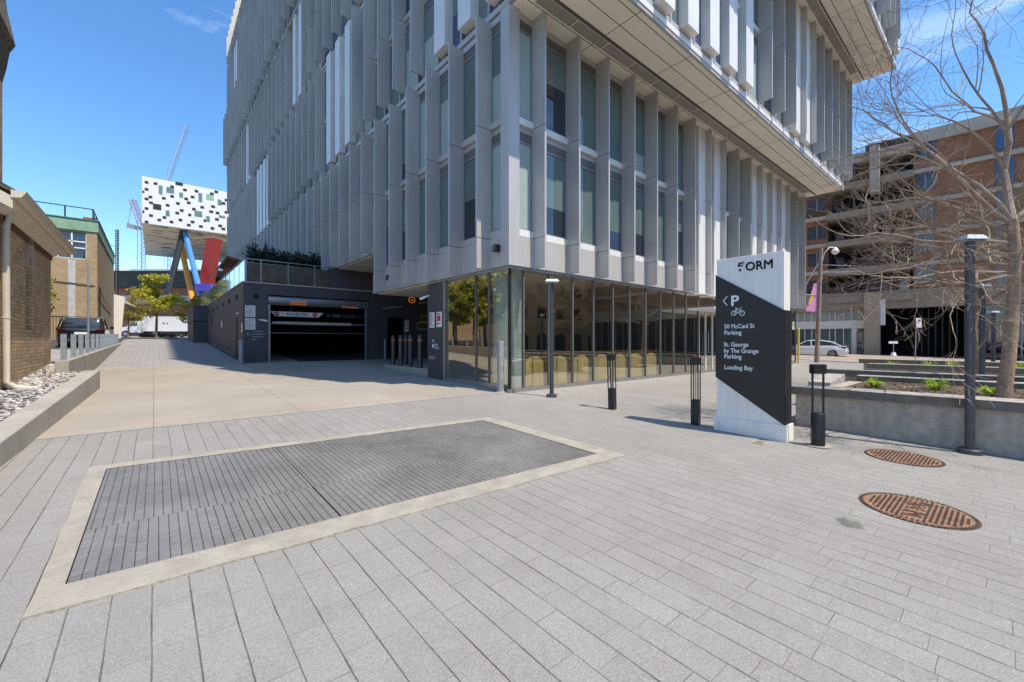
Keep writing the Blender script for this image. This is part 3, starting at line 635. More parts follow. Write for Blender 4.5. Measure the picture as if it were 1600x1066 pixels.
# arched bench behind glass
ct = thing('arched_counter', 'long wooden counter with a row of pale arches behind the shop glass', 'counter', (10.5, 8.6, gb))
b = MB(); b.box(7.72, 14.35, 8.55, 9.1, gb + .03, 1.12, 'wood_dark'); b.build('base', ct)
b = MB(); b.box(7.7, 14.4, 8.48, 9.15, 1.12, 1.16, 'wood_dark'); b.build('worktop', ct)
for k in range(7):
    c = 8.04 + .98 * k; pts = [(c - .33, gb + .04), (c + .33, gb + .04)]
    for j in range(13):
        a = math.pi * j / 12; pts.append((c + .33 * math.cos(a), .86 + .22 * math.sin(a)))
    b = MB(); b.prism(pts, 'y', 8.50, 8.545, 'wood_arch'); b.build('arch_panel', ct)
# ---------------------------------------------------------------- garage block
GV = 20.66
gz = G(GV)
gb_ = thing('garage_block', 'dark charcoal garage block with a terrace on its roof under the tower', 'building', (2.84, GV, gz))
D0, D1, DT = 3.73, 8.13, 3.50
b = MB()
b.box(2.84, D0, GV, GV + .4, 0, 3.95, 'charcoal'); b.box(D0, D1, GV, GV + .4, DT, 3.95, 'charcoal')
b.box(6.3, 28, GV + .002, GV + .3, 3.99, 4.92, 'charcoal'); b.build('front_wall', gb_)
b = MB(); b.box(D1, 9.15, GV, GV + .4, 0, 3.95, 'charcoal2'); b.box(10.15, 28, GV, GV + .4, 0, 3.95, 'charcoal2'); b.box(9.15, 10.15, GV, GV + .4, 2.75, 3.95, 'charcoal2'); b.build('front_wall', gb_)
b = MB(); b.box(2.84, 3.2, GV + .4, 36.2, 0, 3.95, 'charcoal'); b.build('side_wall', gb_)
b = MB(); b.box(2.80, 28, GV - .04, 45, 3.95, 4.0, 'slab_conc'); b.build('roof_slab', gb_)
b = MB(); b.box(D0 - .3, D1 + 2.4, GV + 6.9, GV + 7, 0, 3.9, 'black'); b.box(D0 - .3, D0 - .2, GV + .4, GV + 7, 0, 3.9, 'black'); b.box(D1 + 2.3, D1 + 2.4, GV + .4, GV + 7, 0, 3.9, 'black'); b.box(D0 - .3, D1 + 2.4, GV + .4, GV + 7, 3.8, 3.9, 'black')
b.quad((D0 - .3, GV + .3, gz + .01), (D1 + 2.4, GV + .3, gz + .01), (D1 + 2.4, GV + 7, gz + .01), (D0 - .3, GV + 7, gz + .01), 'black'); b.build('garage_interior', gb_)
b = MB(); b.box(2.06, 2.84, 36.2, 42.5, 0, 3.97, 'charcoal'); b.box(2.04, 2.84, 36.17, 42.5, 2.83, 2.88, 'black'); b.build('side_annex', gb_)
b = MB()
for x, y in ((370, 464.5), (358.7, 471), (348.8, 476.3), (340.5, 480.6), (334, 484.6), (328, 487.4)):
    p = onU(x, y, 2.84); b.box(2.80, 2.842, p.y - .13, p.y + .13, p.z - .09, p.z + .09, 'black')
p = onV(400, 463, GV); b.box(p.x - .1, p.x + .1, GV - .03, GV + .002, p.z - .08, p.z + .08, 'black'); b.build('weep_vent', gb_)
b = MB(); p = onU(370, 530, 2.84); b.box(2.83, 2.86, p.y - .18, p.y + .18, .6, 2.55, 'black'); b.build('side_door', gb_)
b = MB(); p = onU(331.5, 500, 2.84); b.box(2.82, 2.85, p.y - .2, p.y + .2, p.z - .35, p.z + .35, 'black'); b.build('louvre', gb_)
b = MB()
for v in (23, 25.4, 27.8, 30.2, 32.6, 35): b.hexa([(2.80, v, G(v)), (2.84, v, G(v)), (2.84, v + 2.1, G(v + 2.1)), (2.80, v + 2.1, G(v + 2.1)), (2.80, v, G(v) + .12), (2.84, v, G(v) + .16), (2.84, v + 2.1, G(v + 2.1) + .16), (2.80, v + 2.1, G(v + 2.1) + .12)], 'charcoal2')
b.build('skirting', gb_)
# roller housing and overhead door
rd = thing('roller_door', 'open roller door with a grey roller tube and steel guides over the dark garage entrance', 'door', (5.9, GV, gz))
b = MB(); b.tube([(D0 + .02, GV + .12, 3.27), (D1 - .02, GV + .12, 3.27)], .20, 'steel', 20); b.build('roller', rd, smooth=True)
b = MB(); b.box(D0 + .03, D0 + .12, GV + .05, GV + .15, gz, 3.2, 'steel'); b.build('guide_rail', rd)
b = MB(); b.box(D1 - .12, D1 - .03, GV + .05, GV + .15, gz, 3.2, 'frame'); b.build('guide_rail', rd)
b = MB()
for x0, x1, y, s in ((453, 480, 471.5, .105), (535, 560, 476.5, .09)):
    p = onV(x0, y + 4, GV - .09); q = onV(x1, y + 4, GV - .09)
    w_ = q.x - p.x
    for rr in range(2 if x0 < 500 else 1):
        for kk in range(9): xx = p.x + w_ * (kk + .1) / 9; b.box(xx, xx + w_ * .045, GV - .10, GV - .09, p.z - .02 + rr * .1, p.z + .045 + rr * .1, 'lamp_amber')
b.build('amber_lettering', rd)
# hanging clearance board 'NO ENTRY'
cb = thing('clearance_board', 'white hanging height board reading NO ENTRY with two red discs', 'sign', (4.9, GV + .4, 2.7))
PV = GV + .45
a0 = onV(422, 486, PV); a1 = onV(505.5, 489.5, PV); a2 = onV(498, 496.5, PV); a3 = onV(430, 494, PV)
b = MB(); b.prism([(a3.x, a3.z), (a2.x, a3.z), (a1.x, a0.z), (a0.x, a0.z)], 'y', PV, PV + .03, 'board_white'); b.build('board', cb)
b = MB(); q = onV(447, 493.4, PV); zt = (a0.z + a3.z) / 2
text(b, 'NO ENTRY', ((a0.x + a1.x) / 2, PV - .001, zt - .065), (1, 0, 0), .185, 'black_text', align='CENTER', bold=.002); b.build('lettering', cb)
for x in (432.5, 492):
    q = onV(x, 490, PV); b = MB(); b.tube([(q.x, PV - .012, zt), (q.x, PV, zt)], .10, 'red_text', 24); w = b.build('no_entry_disc', cb)
    b = MB(); b.box(q.x - .065, q.x + .065, PV - .016, PV - .011, zt - .015, zt + .02, 'white_text'); b.build('bar', w)
b = MB(); b.tube([(4.75, PV + .01, a0.z), (4.75, PV + .01, 3.7)], .008, 'frame', 6); b.build('hanger', cb)
pk = thing('parking_board', 'black hanging board with small grey PARK lettering beside the NO ENTRY board', 'sign', (7.2, PV, 2.7))
p = onV(508, 492, PV); q = onV(574, 496, PV)
b = MB(); b.box(p.x, q.x, PV, PV + .02, a3.z, a0.z, 'black'); b.build('board', pk)
b = MB(); p = onV(519, 497.5, PV); text(b, 'PARK', (p.x, PV - .001, zt - .05), (1, 0, 0), .17, 'galv'); p = onV(535, 497, PV); text(b, '50 McCaul St', (p.x + .05, PV - .001, zt - .05), (1, 0, 0), .10, 'galv')
p = onV(511, 494, PV)
for dx in (0, 2.75):
    x0 = p.x + dx; b.add([(x0, PV - .002, zt), (x0 + .05, PV - .002, zt + .04), (x0 + .1, PV - .002, zt), (x0 + .1, PV - .002, zt - .03), (x0 + .05, PV - .002, zt + .01), (x0, PV - .002, zt - .03)], [(0, 1, 4, 5), (1, 2, 3, 4)], 'galv')
b.build('lettering', pk)
bar = thing('barrier_bar', 'pale hanging bar with black diagonal hatching under the NO ENTRY board', 'barrier', (5.9, PV, 2.2))
p = onV(424, 503.5, PV); q = onV(572, 508, PV); z = onV(460, 505, PV).z
b = MB(); b.box(p.x + 1.0, q.x - .75, PV, PV + .03, z - .07, z + .06, 'slab_conc'); b.box(q.x - .75, q.x, PV, PV + .03, z - .05, z + .02, 'frame'); b.build('bar', bar)
b = MB()
for k in range(11): x0 = p.x + .09 * k; b.prism([(x0, z - .06), (x0 + .045, z - .06), (x0 + .115, z + .06), (x0 + .07, z + .06)], 'y', PV, PV + .03, 'board_white')
b.build('hatching', bar)
b = MB(); z = onV(460, 520.5, PV).z; b.box(p.x, q.x, PV + .1, PV + .12, z - .015, z + .015, 'frame'); b.build('chain_bar', bar)
# notice plates (flat signs)
def plate(label, side, plane, x0, x1, y0, y1, m='paint_white', lines=6, lm='galv', head=None, seed=0):
    A = (onU if side == 'L' else onV)(x0, y0, plane); C_ = (onU if side == 'L' else onV)((x0), y1, plane); E = (onU if side == 'L' else onV)(x1, y0, plane)
    t = thing('notice_sign', label, 'sign', A)
    b = MB(); z1, z0 = A.z, C_.z
    if side == 'L': b.box(plane - .012, plane + .0, A.y, E.y, z0, z1, m); w = abs(E.y - A.y); rt = (0, -1, 0); org = Vector((plane - .014, max(A.y, E.y), z1))
    else: b.box(A.x, E.x, plane - .012, plane + .0, z0, z1, m); w = abs(E.x - A.x); rt = (1, 0, 0); org = Vector((A.x, plane - .014, z1))
    b.build('panel', t); b = MB(); rng = random.Random(seed); rt = Vector(rt); hh = z1 - z0
    nrm = rt.cross(Vector((0, 0, 1)))
    for k in range(lines):
        zz = org.z - hh * (.10 + .84 * k / lines); ww = w * rng.uniform(.45, .85); a = org + rt * (w * .08); th = hh * .3 / lines
        a.z = zz; c = a + rt * ww; q = nrm * .001
        b.quad(a + q, c + q, c + q - Vector((0, 0, th)), a + q - Vector((0, 0, th)), lm)
    if head:
        a = org + rt * (w * .5); a.z = z1 - hh * .42; ring = []
        for k in range(20): an = math.pi * 2 * k / 20; ring.append(a + rt * math.cos(an) * w * .3 + Vector((0, 0, math.sin(an) * w * .3)) + nrm * .003)
        b.add(ring, [tuple(range(20))], head)
    b.build('print', t); return t
plate('upper pale notice board with blue-grey print on the charcoal garage wall', 'R', GV, 383, 399, 477, 495, seed=1, lines=8)
plate('lower pale notice board with blue-grey print on the charcoal garage wall', 'R', GV, 383, 399, 497, 515, seed=2, lines=8)
plate('left white notice plate with black print on the pier beside the tall shop glass', 'L', U0, 679, 671.5, 488, 512, seed=3, lines=8, lm='black_text')
plate('right white notice plate with a red roundel on the pier beside the tall shop glass', 'L', U0, 690.5, 682.5, 487, 511, seed=4, lines=4, head='red_text', lm='black_text')
plate('narrow white notice plate in the dark recess behind the row of bollards', 'R', GV, 632.5, 638.5, 501, 518, seed=5, lines=4, lm='black_text')
plate('tiny white number plate on the long charcoal side wall near its door', 'L', 2.84, 345.5, 347.5, 502, 512, seed=6, lines=2)
plate('slim white plate at the corner edge of the charcoal side wall', 'L', 2.84, 377.0, 379, 505, 519.5, seed=7, lines=2)
# white lettering on pier and garage wall
t = thing('entry_lettering', 'small white pictogram and lettering low on the dark pier', 'sign', (U0, 11.6, 1.0))
b = MB(); p = onU(677, 541, U0); text(b, 'Public', (U0 - .003, p.y - .09, p.z + .02), (0, -1, 0), .085, 'white_text'); text(b, 'Parking', (U0 - .003, p.y - .09, p.z - .07), (0, -1, 0), .085, 'white_text')
b.box(U0 - .006, U0 - .001, p.y - .03, p.y + .03, p.z + .13, p.z + .21, 'white_text')
b.tube([(U0 - .006, p.y, p.z + .01), (U0 - .001, p.y, p.z + .01)], .06, 'white_text', 20)
q = onU(675, 559, U0); text(b, 'P', (U0 - .003, q.y + .14, q.z - .04), (0, -1, 0), .12, 'white_text', bold=.004)
for dy in (0, -.12): 
    for k in range(16):
        a = math.pi * 2 * k / 16; c = math.pi * 2 * (k + 1) / 16
        f = lambda an, r: (U0 - .004, q.y - .02 + dy + math.cos(an) * r, q.z + math.sin(an) * r)
        b.quad(f(a, .035), f(c, .035), f(c, .048), f(a, .048), 'white_text')
b.build('lettering', t)
t = thing('direction_lettering', 'small pale arrow and lines of lettering on the charcoal wall left of the roller door', 'sign', (3.2, GV, 1.6))
b = MB(); p = onV(384, 522, GV); text(b, '<', (p.x, GV - .003, p.z - .1), (1, 0, 0), .3, 'galv', bold=.004); p = onV(392, 519.5, GV)
[b.box(p.x + o_, p.x + o_ + w_, GV - .006, GV - .001, p.z - d_, p.z - d_ + .035, 'galv') for o_, w_, d_ in ((.1, .35, -.02), (0, .55, .09), (.05, .4, .2), (.0, .2, .32))]; b.build('lettering', t)
# small fittings
def seccam(label, pos, d):
    t = thing('security_camera', label, 'camera', pos, 'white security cameras'); p = Vector(pos); d = Vector(d).normalized()
    b = MB(); b.tube([p, p + d * .10 + Vector((0, 0, -.02)), p + d * .24 + Vector((0, 0, -.04))], [.02, .04, .04], 'board_white', 12); b.build('body', t, smooth=True)
    b = MB(); b.tube([p - d * .1, p + d * .05], .022, 'paint_white', 8); b.build('bracket', t)
p = onV(408, 500, GV - .15); seccam('white security camera on the charcoal wall beside the roller door', p, (1, -.3, 0))
p = onU(667, 463, U0 - .1); seccam('white security camera on the dark pier near the amber sign', p, (-.6, .9, -.2))
p = onU(373, 489, 2.74); seccam('white security camera high on the charcoal side wall', p, (-.4, -1, 0))
def walllamp(label, side, plane, x, y):
    p = (onU if side == 'L' else onV)(x, y, plane); t = thing('wall_light', label, 'light', p, 'black wall lights under the fins')
    b = MB()
    b.box(p.x - .16, p.x - .02, p.y - .08, p.y + .08, p.z - .09, p.z + .09, 'blackmetal'); b.build('housing', t, bevel=.01)
    b = MB(); b.box(p.x - .17, p.x - .158, p.y - .02, p.y + .02, p.z - .07, p.z + .07, 'frame'); b.build('lens', t)
walllamp('black box wall light near the sunlit corner of the tower', 'L', U0 - .1, 779, 389)
walllamp('black box wall light between the farthest fins of the low facade', 'L', U0 - .1, 610, 434.5)
# amber round sign in recess
t = thing('amber_sign', 'round amber lit sign hanging in the dark recess', 'sign', onV(643.5, 469, 17))
c = onV(643.5, 469, 17); b = MB()
for k in range(14):
    a = 2 * math.pi * k / 14; e = 2 * math.pi * (k + 1) / 14
    f = lambda an, r: (c.x + math.cos(an) * r * 1.25, 17, c.z + math.sin(an) * r)
    b.quad(f(a, .10), f(e, .10), f(e, .14), f(a, .14), 'lamp_amber')
b.box(c.x - .06, c.x + .06, 16.99, 17.0, c.z - .03, c.z + .02, 'lamp_amber'); b.build('lit_face', t)
b = MB(); b.box(c.x - .2, c.x + .2, 17.003, 17.05, c.z - .16, c.z + .16, 'black'); b.tube([(c.x, 17.03, c.z + .16), (c.x, 17.03, c.z + .6)], .012, 'frame', 6); b.build('housing', t)
# yellow pipes
t = thing('gas_pipework', 'yellow pipes in stepped loops on the recess wall', 'pipe', (9.5, 14, 1.5))
WV = 17.5
b = MB()
def pp(pts): b.tube([onV(x, y, WV) for x, y in pts], .02, 'yellow', 8)
pp([(676, 494), (658, 494), (658, 503), (676, 503)]); pp([(676, 503.3), (652, 505), (652, 514.5), (672, 514.5)])
b.build('pipe', t); b = MB(); b.tube([onV(655, 474, WV), onV(676, 471, WV)], .035, 'yellow', 8); b.build('beam', t)
# strip lamp over doorway
t = thing('strip_light', 'thin pale light strip over the dark doorway in the recess', 'light', onV(612, 481, GV - .2))
p = onV(597, 482.5, GV - .3); q = onV(629, 479, GV - .3); b = MB(); b.tube([p, q], .02, 'slab_conc', 8); b.build('tube', t); b = MB(); b.box(p.x, q.x, GV - .29, GV - .2, q.z - .03, q.z + .0, 'frame'); b.build('bracket', t)
# bollards on curb
t = thing('curb_island', 'low concrete curb island carrying the dark bollards', 'curb', (7.3, 14, G(14)))
a_ = [gp(601, 578), gp(671, 592)]
b = MB(); b.prism([(6.98, 16.1), (6.92, 12.06), (8.2, 12.06), (8.2, 16.1)], 'z', G(12) - .1, G(14) + .17, 'concrete_dark'); b.build('curb', t, bevel=.015)
# capped bollards
def bollard_proto():
    t = thing('safety_bollard', '', 'bollard', (0, 0, 0), 'dark bollards with orange bands on the curb')
    b = MB(); b.cyl(0, 0, 0, 1.12, .085, 'polegrey', 24); b.build('post', t, smooth=True)
    b = MB(); b.cyl(0, 0, .93, 1.0, .088, 'orange', 24); b.build('band', t); b = MB(); b.tube([(0, 0, 1.12), (0, 0, 1.15), (0, 0, 1.165)], [.085, .07, .03], 'polegrey', 24); b.build('cap', t, smooth=True); return t
bp_ = bollard_proto()
names = ['leftmost dark bollard of the orange-banded row on the curb', 'second dark bollard from the left in the orange-banded row', 'third orange-banded bollard standing slightly behind the row', 'fourth orange-banded bollard from the left on the curb', 'rightmost orange-banded bollard next to the dark pier']
zc = G(14) + .17
for k, (x, vv) in enumerate(((614.5, 15.7), (626, 14.9), (634.5, 15.6), (641.5, 14.1), (656.5, 13.2))):
    p = onV(x, 560, vv)
    if k == 0: bp_.location = (p.x, p.y, zc); bp_['label'] = names[0]
    else: dup(bp_, (p.x, p.y, zc), names[k])
# plain bollards
def plainboll(label, p, r, h, m, group=None, base=True):
    t = thing('bollard', label, 'bollard', p, group)
    b = MB(); b.tube([(p[0], p[1], p[2]), (p[0], p[1], p[2] + h), (p[0], p[1], p[2] + h + r * .15)], [r, r, r * .85], m, 28); b.build('post', t, smooth=True)
    if base:
        b = MB(); b.tube([(p[0], p[1], p[2]), (p[0], p[1], p[2] + .02)], [r * 1.5, r * 1.2], 'concrete_dark', 28); b.build('base', t)
mat('bollard_conc', (0.36, 0.355, 0.34), 0.6, 0.3, 0.12, 5, streak=.1)
p = gp(782, 613); plainboll('pale grey round steel bollard in front of the glass corner of the tower', (p.x, p.y, G(p.y)), .085, 1.25, 'bollard_conc')
p = gp(381, 569); plainboll('pale blue-grey bollard at the corner of the charcoal garage block', (p.x - .12, p.y - .25, G(p.y)), .095, .98, 'galv')
p = onV(601.5, 560, GV - .5); plainboll('thin pale bollard in the recess left of the banded bollards', (p.x, p.y, gz), .05, 1.0, 'galv')
# ---------------------------------------------------------------- terrace on garage roof
def railing(label, side):
    t = thing('terrace_railing', label, 'railing', (2.84, GV, 4.0), 'glass railings round the terrace'); zt = 4.95
    if side == 'F':
        for u in (2.95, 3.5, 4.55, 5.65, 6.5): b = MB(); b.box(u - .02, u + .02, GV + .06, GV + .10, 4.0, zt, 'steel'); b.tube([(u, GV + .05, 4.5), (u, GV + .11, 4.5)], .035, 'steel', 10); b.build('post', t)
        b = MB(); b.box(2.9, 6.6, GV + .05, GV + .11, zt, zt + .03, 'steel'); b.box(2.9, 6.6, GV + .065, GV + .095, zt - .14, zt - .12, 'steel'); b.build('handrail', t)
        b = MB(); b.box(2.95, 6.55, GV + .075, GV + .085, 4.04, zt - .16, 'screen'); b.build('glass_panel', t)
    else:
        v = GV + .1; k = 0
        while v < 42: b = MB(); b.box(2.90, 2.93, v - .02, v + .02, 4.0, zt, 'steel'); b.build('post', t); v += 1.55
        b = MB(); b.box(2.88, 2.94, GV + .1, 42.4, zt, zt + .03, 'steel'); b.build('handrail', t)
        b = MB(); b.box(2.91, 2.92, GV + .15, 42, 4.04, zt - .03, 'railglass2'); b.build('glass_panel', t)
mat('screen', (0.10, 0.085, 0.06), 0.5, 0, 0.25, 3)
glassmat('railglass2', (0.8, 0.85, 0.82), 0.35, 1.0, gl=(.9, .93, .95), rough=.05)
railing('steel and glass terrace railing along the front of the garage roof', 'F'); railing('glass terrace railing receding along the side of the garage roof', 'S')
def leafclump(mb, c, rad, n, m, size, rng, flat=1.0):
    for _ in range(n):
        while True:
            q = Vector((rng.uniform(-1, 1), rng.uniform(-1, 1), rng.uniform(-1, 1)))
            if q.length < 1: break
        p = Vector(c) + Vector((q.x * rad[0], q.y * rad[1], q.z * rad[2]))
        a = Vector((rng.gauss(0, 1), rng.gauss(0, 1), rng.gauss(0, 1))).normalized(); e = a.cross(Vector((rng.gauss(0, 1), rng.gauss(0, 1), rng.gauss(0, 1)))).normalized()
        s = size * rng.uniform(.6, 1.3)
        mb.add([p - a * s, p + e * s * .5, p + a * s, p - e * s * .5], [(0, 1, 2, 3)], m)
rng = random.Random(5)
hg = thing('hedge', 'dark evergreen hedge behind the terrace railing against the tower', 'hedge', (5, 22, 4.0))
b = MB()
for k in range(26):
    u = 3.3 + 3.2 * k / 25; h = rng.uniform(.35, .75); leafclump(b, (u, 22 + rng.uniform(-.2, .2), 4.95 + h * .3), (.35, .4, h), 260, 'leaf_dark', .07, rng)
b.build('foliage', hg); b = MB(); b.box(3.1, 6.5, 21.6, 22.4, 4.0, 4.7, 'wood_dark'); b.build('planter_box', hg)
ps = thing('closed_parasol', 'dark folded parasol rising behind the terrace hedge', 'parasol', (4.6, 24, 4)); p = onV(415, 396, 24)
b = MB(); b.tube([(p.x, 24, 4), (p.x, 24, p.z + .55)], .03, 'blackmetal', 8); b.build('pole', ps)
mat('parasol', (.04, .035, .06), .8); b = MB(); b.tube([(p.x, 24, p.z - 1), (p.x, 24, p.z - .2), (p.x, 24, p.z + .1), (p.x, 24, p.z + .5)], [.2, .22, .15, .02], 'parasol', 12); b.build('canopy', ps)
# timber shelter on terrace
sh = thing('timber_shelter', 'red-brown timber shelter with a sloping roof at the end of the terrace', 'shelter', (3.6, 34, 4))
e0 = onV(336, 424, 33); e1 = onV(352, 403, 33); e2 = onV(386, 406, 33)
b = MB(); th = .15
b.hexa([(e0.x, 32, e0.z - th), (e1.x, 32, e1.z - th), (e1.x, 37, e1.z - th), (e0.x, 37, e0.z - th), (e0.x, 32, e0.z), (e1.x, 32, e1.z), (e1.x, 37, e1.z), (e0.x, 37, e0.z)], 'wood_red')
b.hexa([(e1.x, 32, e1.z - th), (e2.x, 32, e1.z - .3 - th), (e2.x, 37, e1.z - .3 - th), (e1.x, 37, e1.z - th), (e1.x, 32, e1.z), (e2.x, 32, e1.z - .3), (e2.x, 37, e1.z - .3), (e1.x, 37, e1.z)], 'wood_red'); b.build('roof', sh)
for x in (e0.x + .45, e1.x + .1, e2.x - .2):
    b = MB(); b.box(x - .08, x + .08, 32.3, 32.46, 4, e0.z + .2, 'wood_red'); b.build('post', sh)
b = MB(); b.box(e0.x + .3, e2.x, 36, 36.1, 4, e0.z, 'wood_dark'); b.build('back_wall', sh)
# ---------------------------------------------------------------- low walls, gravel, flat posts
def zt1(v): return .437 + (v - 6.7) * .0526
lw = MB()
vv = [-6, 0, 4, 6.7, 10, 13.9]
for a, c in zip(vv[:-1], vv[1:]):
    ux = lambda v: -1.22 + (v - 6.7) * .035
    lw.hexa([(ux(a) - .27, a, G(a) - .2), (ux(a), a, G(a) - .2), (ux(c), c, G(c) - .2), (ux(c) - .27, c, G(c) - .2), (ux(a) - .27, a, max(zt1(a), G(a) + .1)), (ux(a), a, max(zt1(a), G(a) + .1)), (ux(c), c, zt1(c)), (ux(c) - .27, c, zt1(c))], 'concrete')
tag(lw.build('low_wall', bevel=.012), 'low sloping concrete wall in the left foreground holding back the white gravel', 'wall')
b = MB(); b.hexa([(-1.72, 14.1, .3), (-1.5, 14.1, .3), (-1.5, 37.5, 1.0), (-1.72, 37.5, 1.0), (-1.72, 14.1, 1.04), (-1.5, 14.1, 1.04), (-1.5, 37.5, 1.40), (-1.72, 37.5, 1.40)], 'concrete')
tag(b.build('parapet_wall', bevel=.01), 'long concrete parapet wall with flat metal posts along the ramp', 'wall')
b = MB()
for a, c in ((-6, 4), (4, 9), (9, 12.9), (12.9, 14.2), (14.2, 16.4)):
    b.quad((-9, a, zt1(a) - .06), (-1.3 if a < 13 else -1.5, a, zt1(a) - .06), (-1.3 if c < 13 else -1.62, c, zt1(c) - .06), (-9, c, zt1(c) - .06), 'gravel_base')
struct(b.build('gravel_bed'))
rng = random.Random(3); b = MB()
for k in range(4600):
    v = rng.uniform(6.2, 16.3); u = rng.uniform(-2.1 if v > 11.6 else -2.6, -1.42 + (v - 6.7) * .03)
    if v > 14 and u > -1.75: continue
    s = rng.choice([.015, .022, .03, .042]) * rng.uniform(.8, 1.3); z = zt1(v) - .055 + s * .35; an = rng.uniform(0, 6.3); ca, sa = math.cos(an), math.sin(an)
    pts = []
    for q in ((1, 0, 0), (0, 1, 0), (-1, 0, 0), (0, -1, 0), (.2, .1, 1), (0, 0, -1), (.6, .6, .5), (-.6, -.5, .55)):
        x = q[0] * s * rng.uniform(.7, 1.2); y = q[1] * s * rng.uniform(.5, .9); pts.append((u + ca * x - sa * y, v + sa * x + ca * y, z + q[2] * s * .55))
    b.add(pts, [(0, 6, 4), (0, 1, 6), (6, 1, 4), (1, 2, 4), (2, 7, 4), (2, 3, 7), (7, 3, 4), (3, 0, 4), (1, 0, 5), (2, 1, 5), (3, 2, 5), (0, 3, 5)], rng.choice(['stone_pale', 'stone_pale', 'stone_mid', 'stone_mid', 'stone_dark']))
stuff(tag(b.build('gravel'), 'loose pale gravel between the low wall and the church', 'gravel'))
# flat posts
t0 = thing('flat_post', '', 'post', (0, 0, 0), 'flat galvanised posts on the parapet wall')
b = MB(); b.box(-.05, .05, -.03, .03, 0, .66, 'galv'); b.build('blade', t0); b = MB(); b.box(-.075, .075, -.05, .05, 0, .012, 'galv'); b.build('foot_plate', t0)
ords = ['nearest', 'second', 'third', 'fourth', 'fifth', 'sixth', 'seventh', 'eighth', 'ninth', 'tenth', 'eleventh', 'twelfth', 'farthest']
pxs = [99.5, 115, 126.5, 136.5, 145, 152.5, 159, 164.3, 168.8, 172.8, 176.8, 180, 183.5]
for k, x in enumerate(pxs):
    p = onU(x, 560, -1.61); z = 1.04 + (p.y - 14.1) * .36 / 23.4; top = H + (533 - 522) / F * (p.x * SS + p.y * CC)
    lab = ('%s flat galvanised post on the parapet wall beside the ramp' % ords[k]) if k in (0, 12) else '%s flat galvanised post from the near end of the parapet wall' % ords[k]
    o = t0 if k == 0 else dup(t0, (0, 0, 0))
    o.location = (p.x, p.y, z); o['label'] = lab; o.scale = (1, 1, (top - z) / .66)
# ---------------------------------------------------------------- church
ch = thing('brick_church', 'low yellow-brown brick church building with cream eaves at the left edge', 'church', (-2.05, 14, .7))
CU, C0, C1 = -2.05, 11.2, 16.2
vn0, vn1 = 13.35, 13.95
b = MB(); b.box(-10, CU - .3, C0 + .3, C1, 0, 3.95, 'church_brick'); b.box(-10, CU - .3, C0, C0 + .3, 0, 3.95, 'church_brick')
b.box(CU - .3, CU, C0, vn0, 0, 3.95, 'church_brick'); b.box(CU - .3, CU, vn1, C1, 0, 3.95, 'church_brick')
b.box(CU - .3, CU, vn0, vn1, 0, 1.75, 'church_brick')
n = 10; vm = (vn0 + vn1) / 2; hw = (vn1 - vn0) / 2
for k in range(n):   # pointed arch head
    def za(v): t = abs(v - vm) / hw; return 3.05 + .62 * math.sqrt(max(0, 1 - t ** 1.6))
    a = vn0 + (vn1 - vn0) * k / n; c = vn0 + (vn1 - vn0) * (k + 1) / n
    b.hexa([(CU - .3, a, za(a)), (CU, a, za(a)), (CU, c, za(c)), (CU - .3, c, za(c)), (CU - .3, a, 3.95), (CU, a, 3.95), (CU, c, 3.95), (CU - .3, c, 3.95)], 'church_brick')
b.build('wall', ch)
b = MB(); pts = [(vn0, 2.95), (vn1, 2.95)]
for k in range(11): v = vn1 - (vn1 - vn0) * k / 10; pts.append((v, 3.05 + .62 * math.sqrt(max(0, 1 - (abs(v - vm) / hw) ** 1.6))))
b.box(CU - .31, CU - .26, vn0, vn1, 1.75, 3.7, 'church_brick')
w = b.build('lancet_niche', ch)
b = MB()
for k in range(14):
    v0 = vn0 - .02 + (vn1 - vn0 + .04) * k / 14; v1 = vn0 - .02 + (vn1 - vn0 + .04) * (k + 1) / 14
    h = lambda v: 3.05 + .62 * math.sqrt(max(0, 1 - min(1, abs(v - vm) / hw) ** 1.6))
    b.hexa([(CU - .02, v0, h(v0)), (CU + .05, v0, h(v0)), (CU + .05, v1, h(v1)), (CU - .02, v1, h(v1)), (CU - .02, v0, h(v0) + .08), (CU + .05, v0, h(v0) + .08), (CU + .05, v1, h(v1) + .08), (CU - .02, v1, h(v1) + .08)], 'slab_conc')
b.build('hood_mould', w)
b = MB()   # eaves box, gutter and roof
b.box(CU, -1.80, C0 - .35, 16.95, 3.87, 3.93, 'cream_wood'); b.prism([(CU - .02, 3.70), (CU + .06, 3.70), (CU + .26, 3.87), (CU - .02, 3.87)], 'y', C0 - .3, 16.2, 'cream_wood')
b.build('eaves', ch)
b = MB(); b.prism([(-1.82, 3.90), (-1.70, 3.92), (-1.64, 4.03), (-1.82, 4.03)], 'y', C0 - .42, 17.0, 'cream_wood'); b.build('gutter', ch)
b = MB(); k = 0
v = C0 + .1
while v < C1 - .1: b = MB(); b.box(CU, CU + .05, v, v + .055, 3.58, 3.70, 'wood_dark'); b.build('dentil', ch); v += .13
b = MB(); b.prism([(-1.72, 4.02), (-6.0, 6.6), (-10.3, 4.02), (-10.3, 3.93), (-6.0, 6.48), (-1.72, 3.94)], 'y', C0 - .35, 17.0, 'roof_tile'); b.build('roof', ch)
b = MB(); b.prism([(-1.86, 3.9), (-6.0, 6.42), (-10.2, 3.9)], 'y', C0 + .0, C0 + .2, 'church_brick'); b.build('gable_wall', ch)
b = MB(); b.prism([(-1.80, 3.72), (-1.80, 3.92), (-6.0, 6.45), (-6.0, 6.2)], 'y', C0 - .40, C0 - .34, 'cream_wood'); b.build('bargeboard', ch)
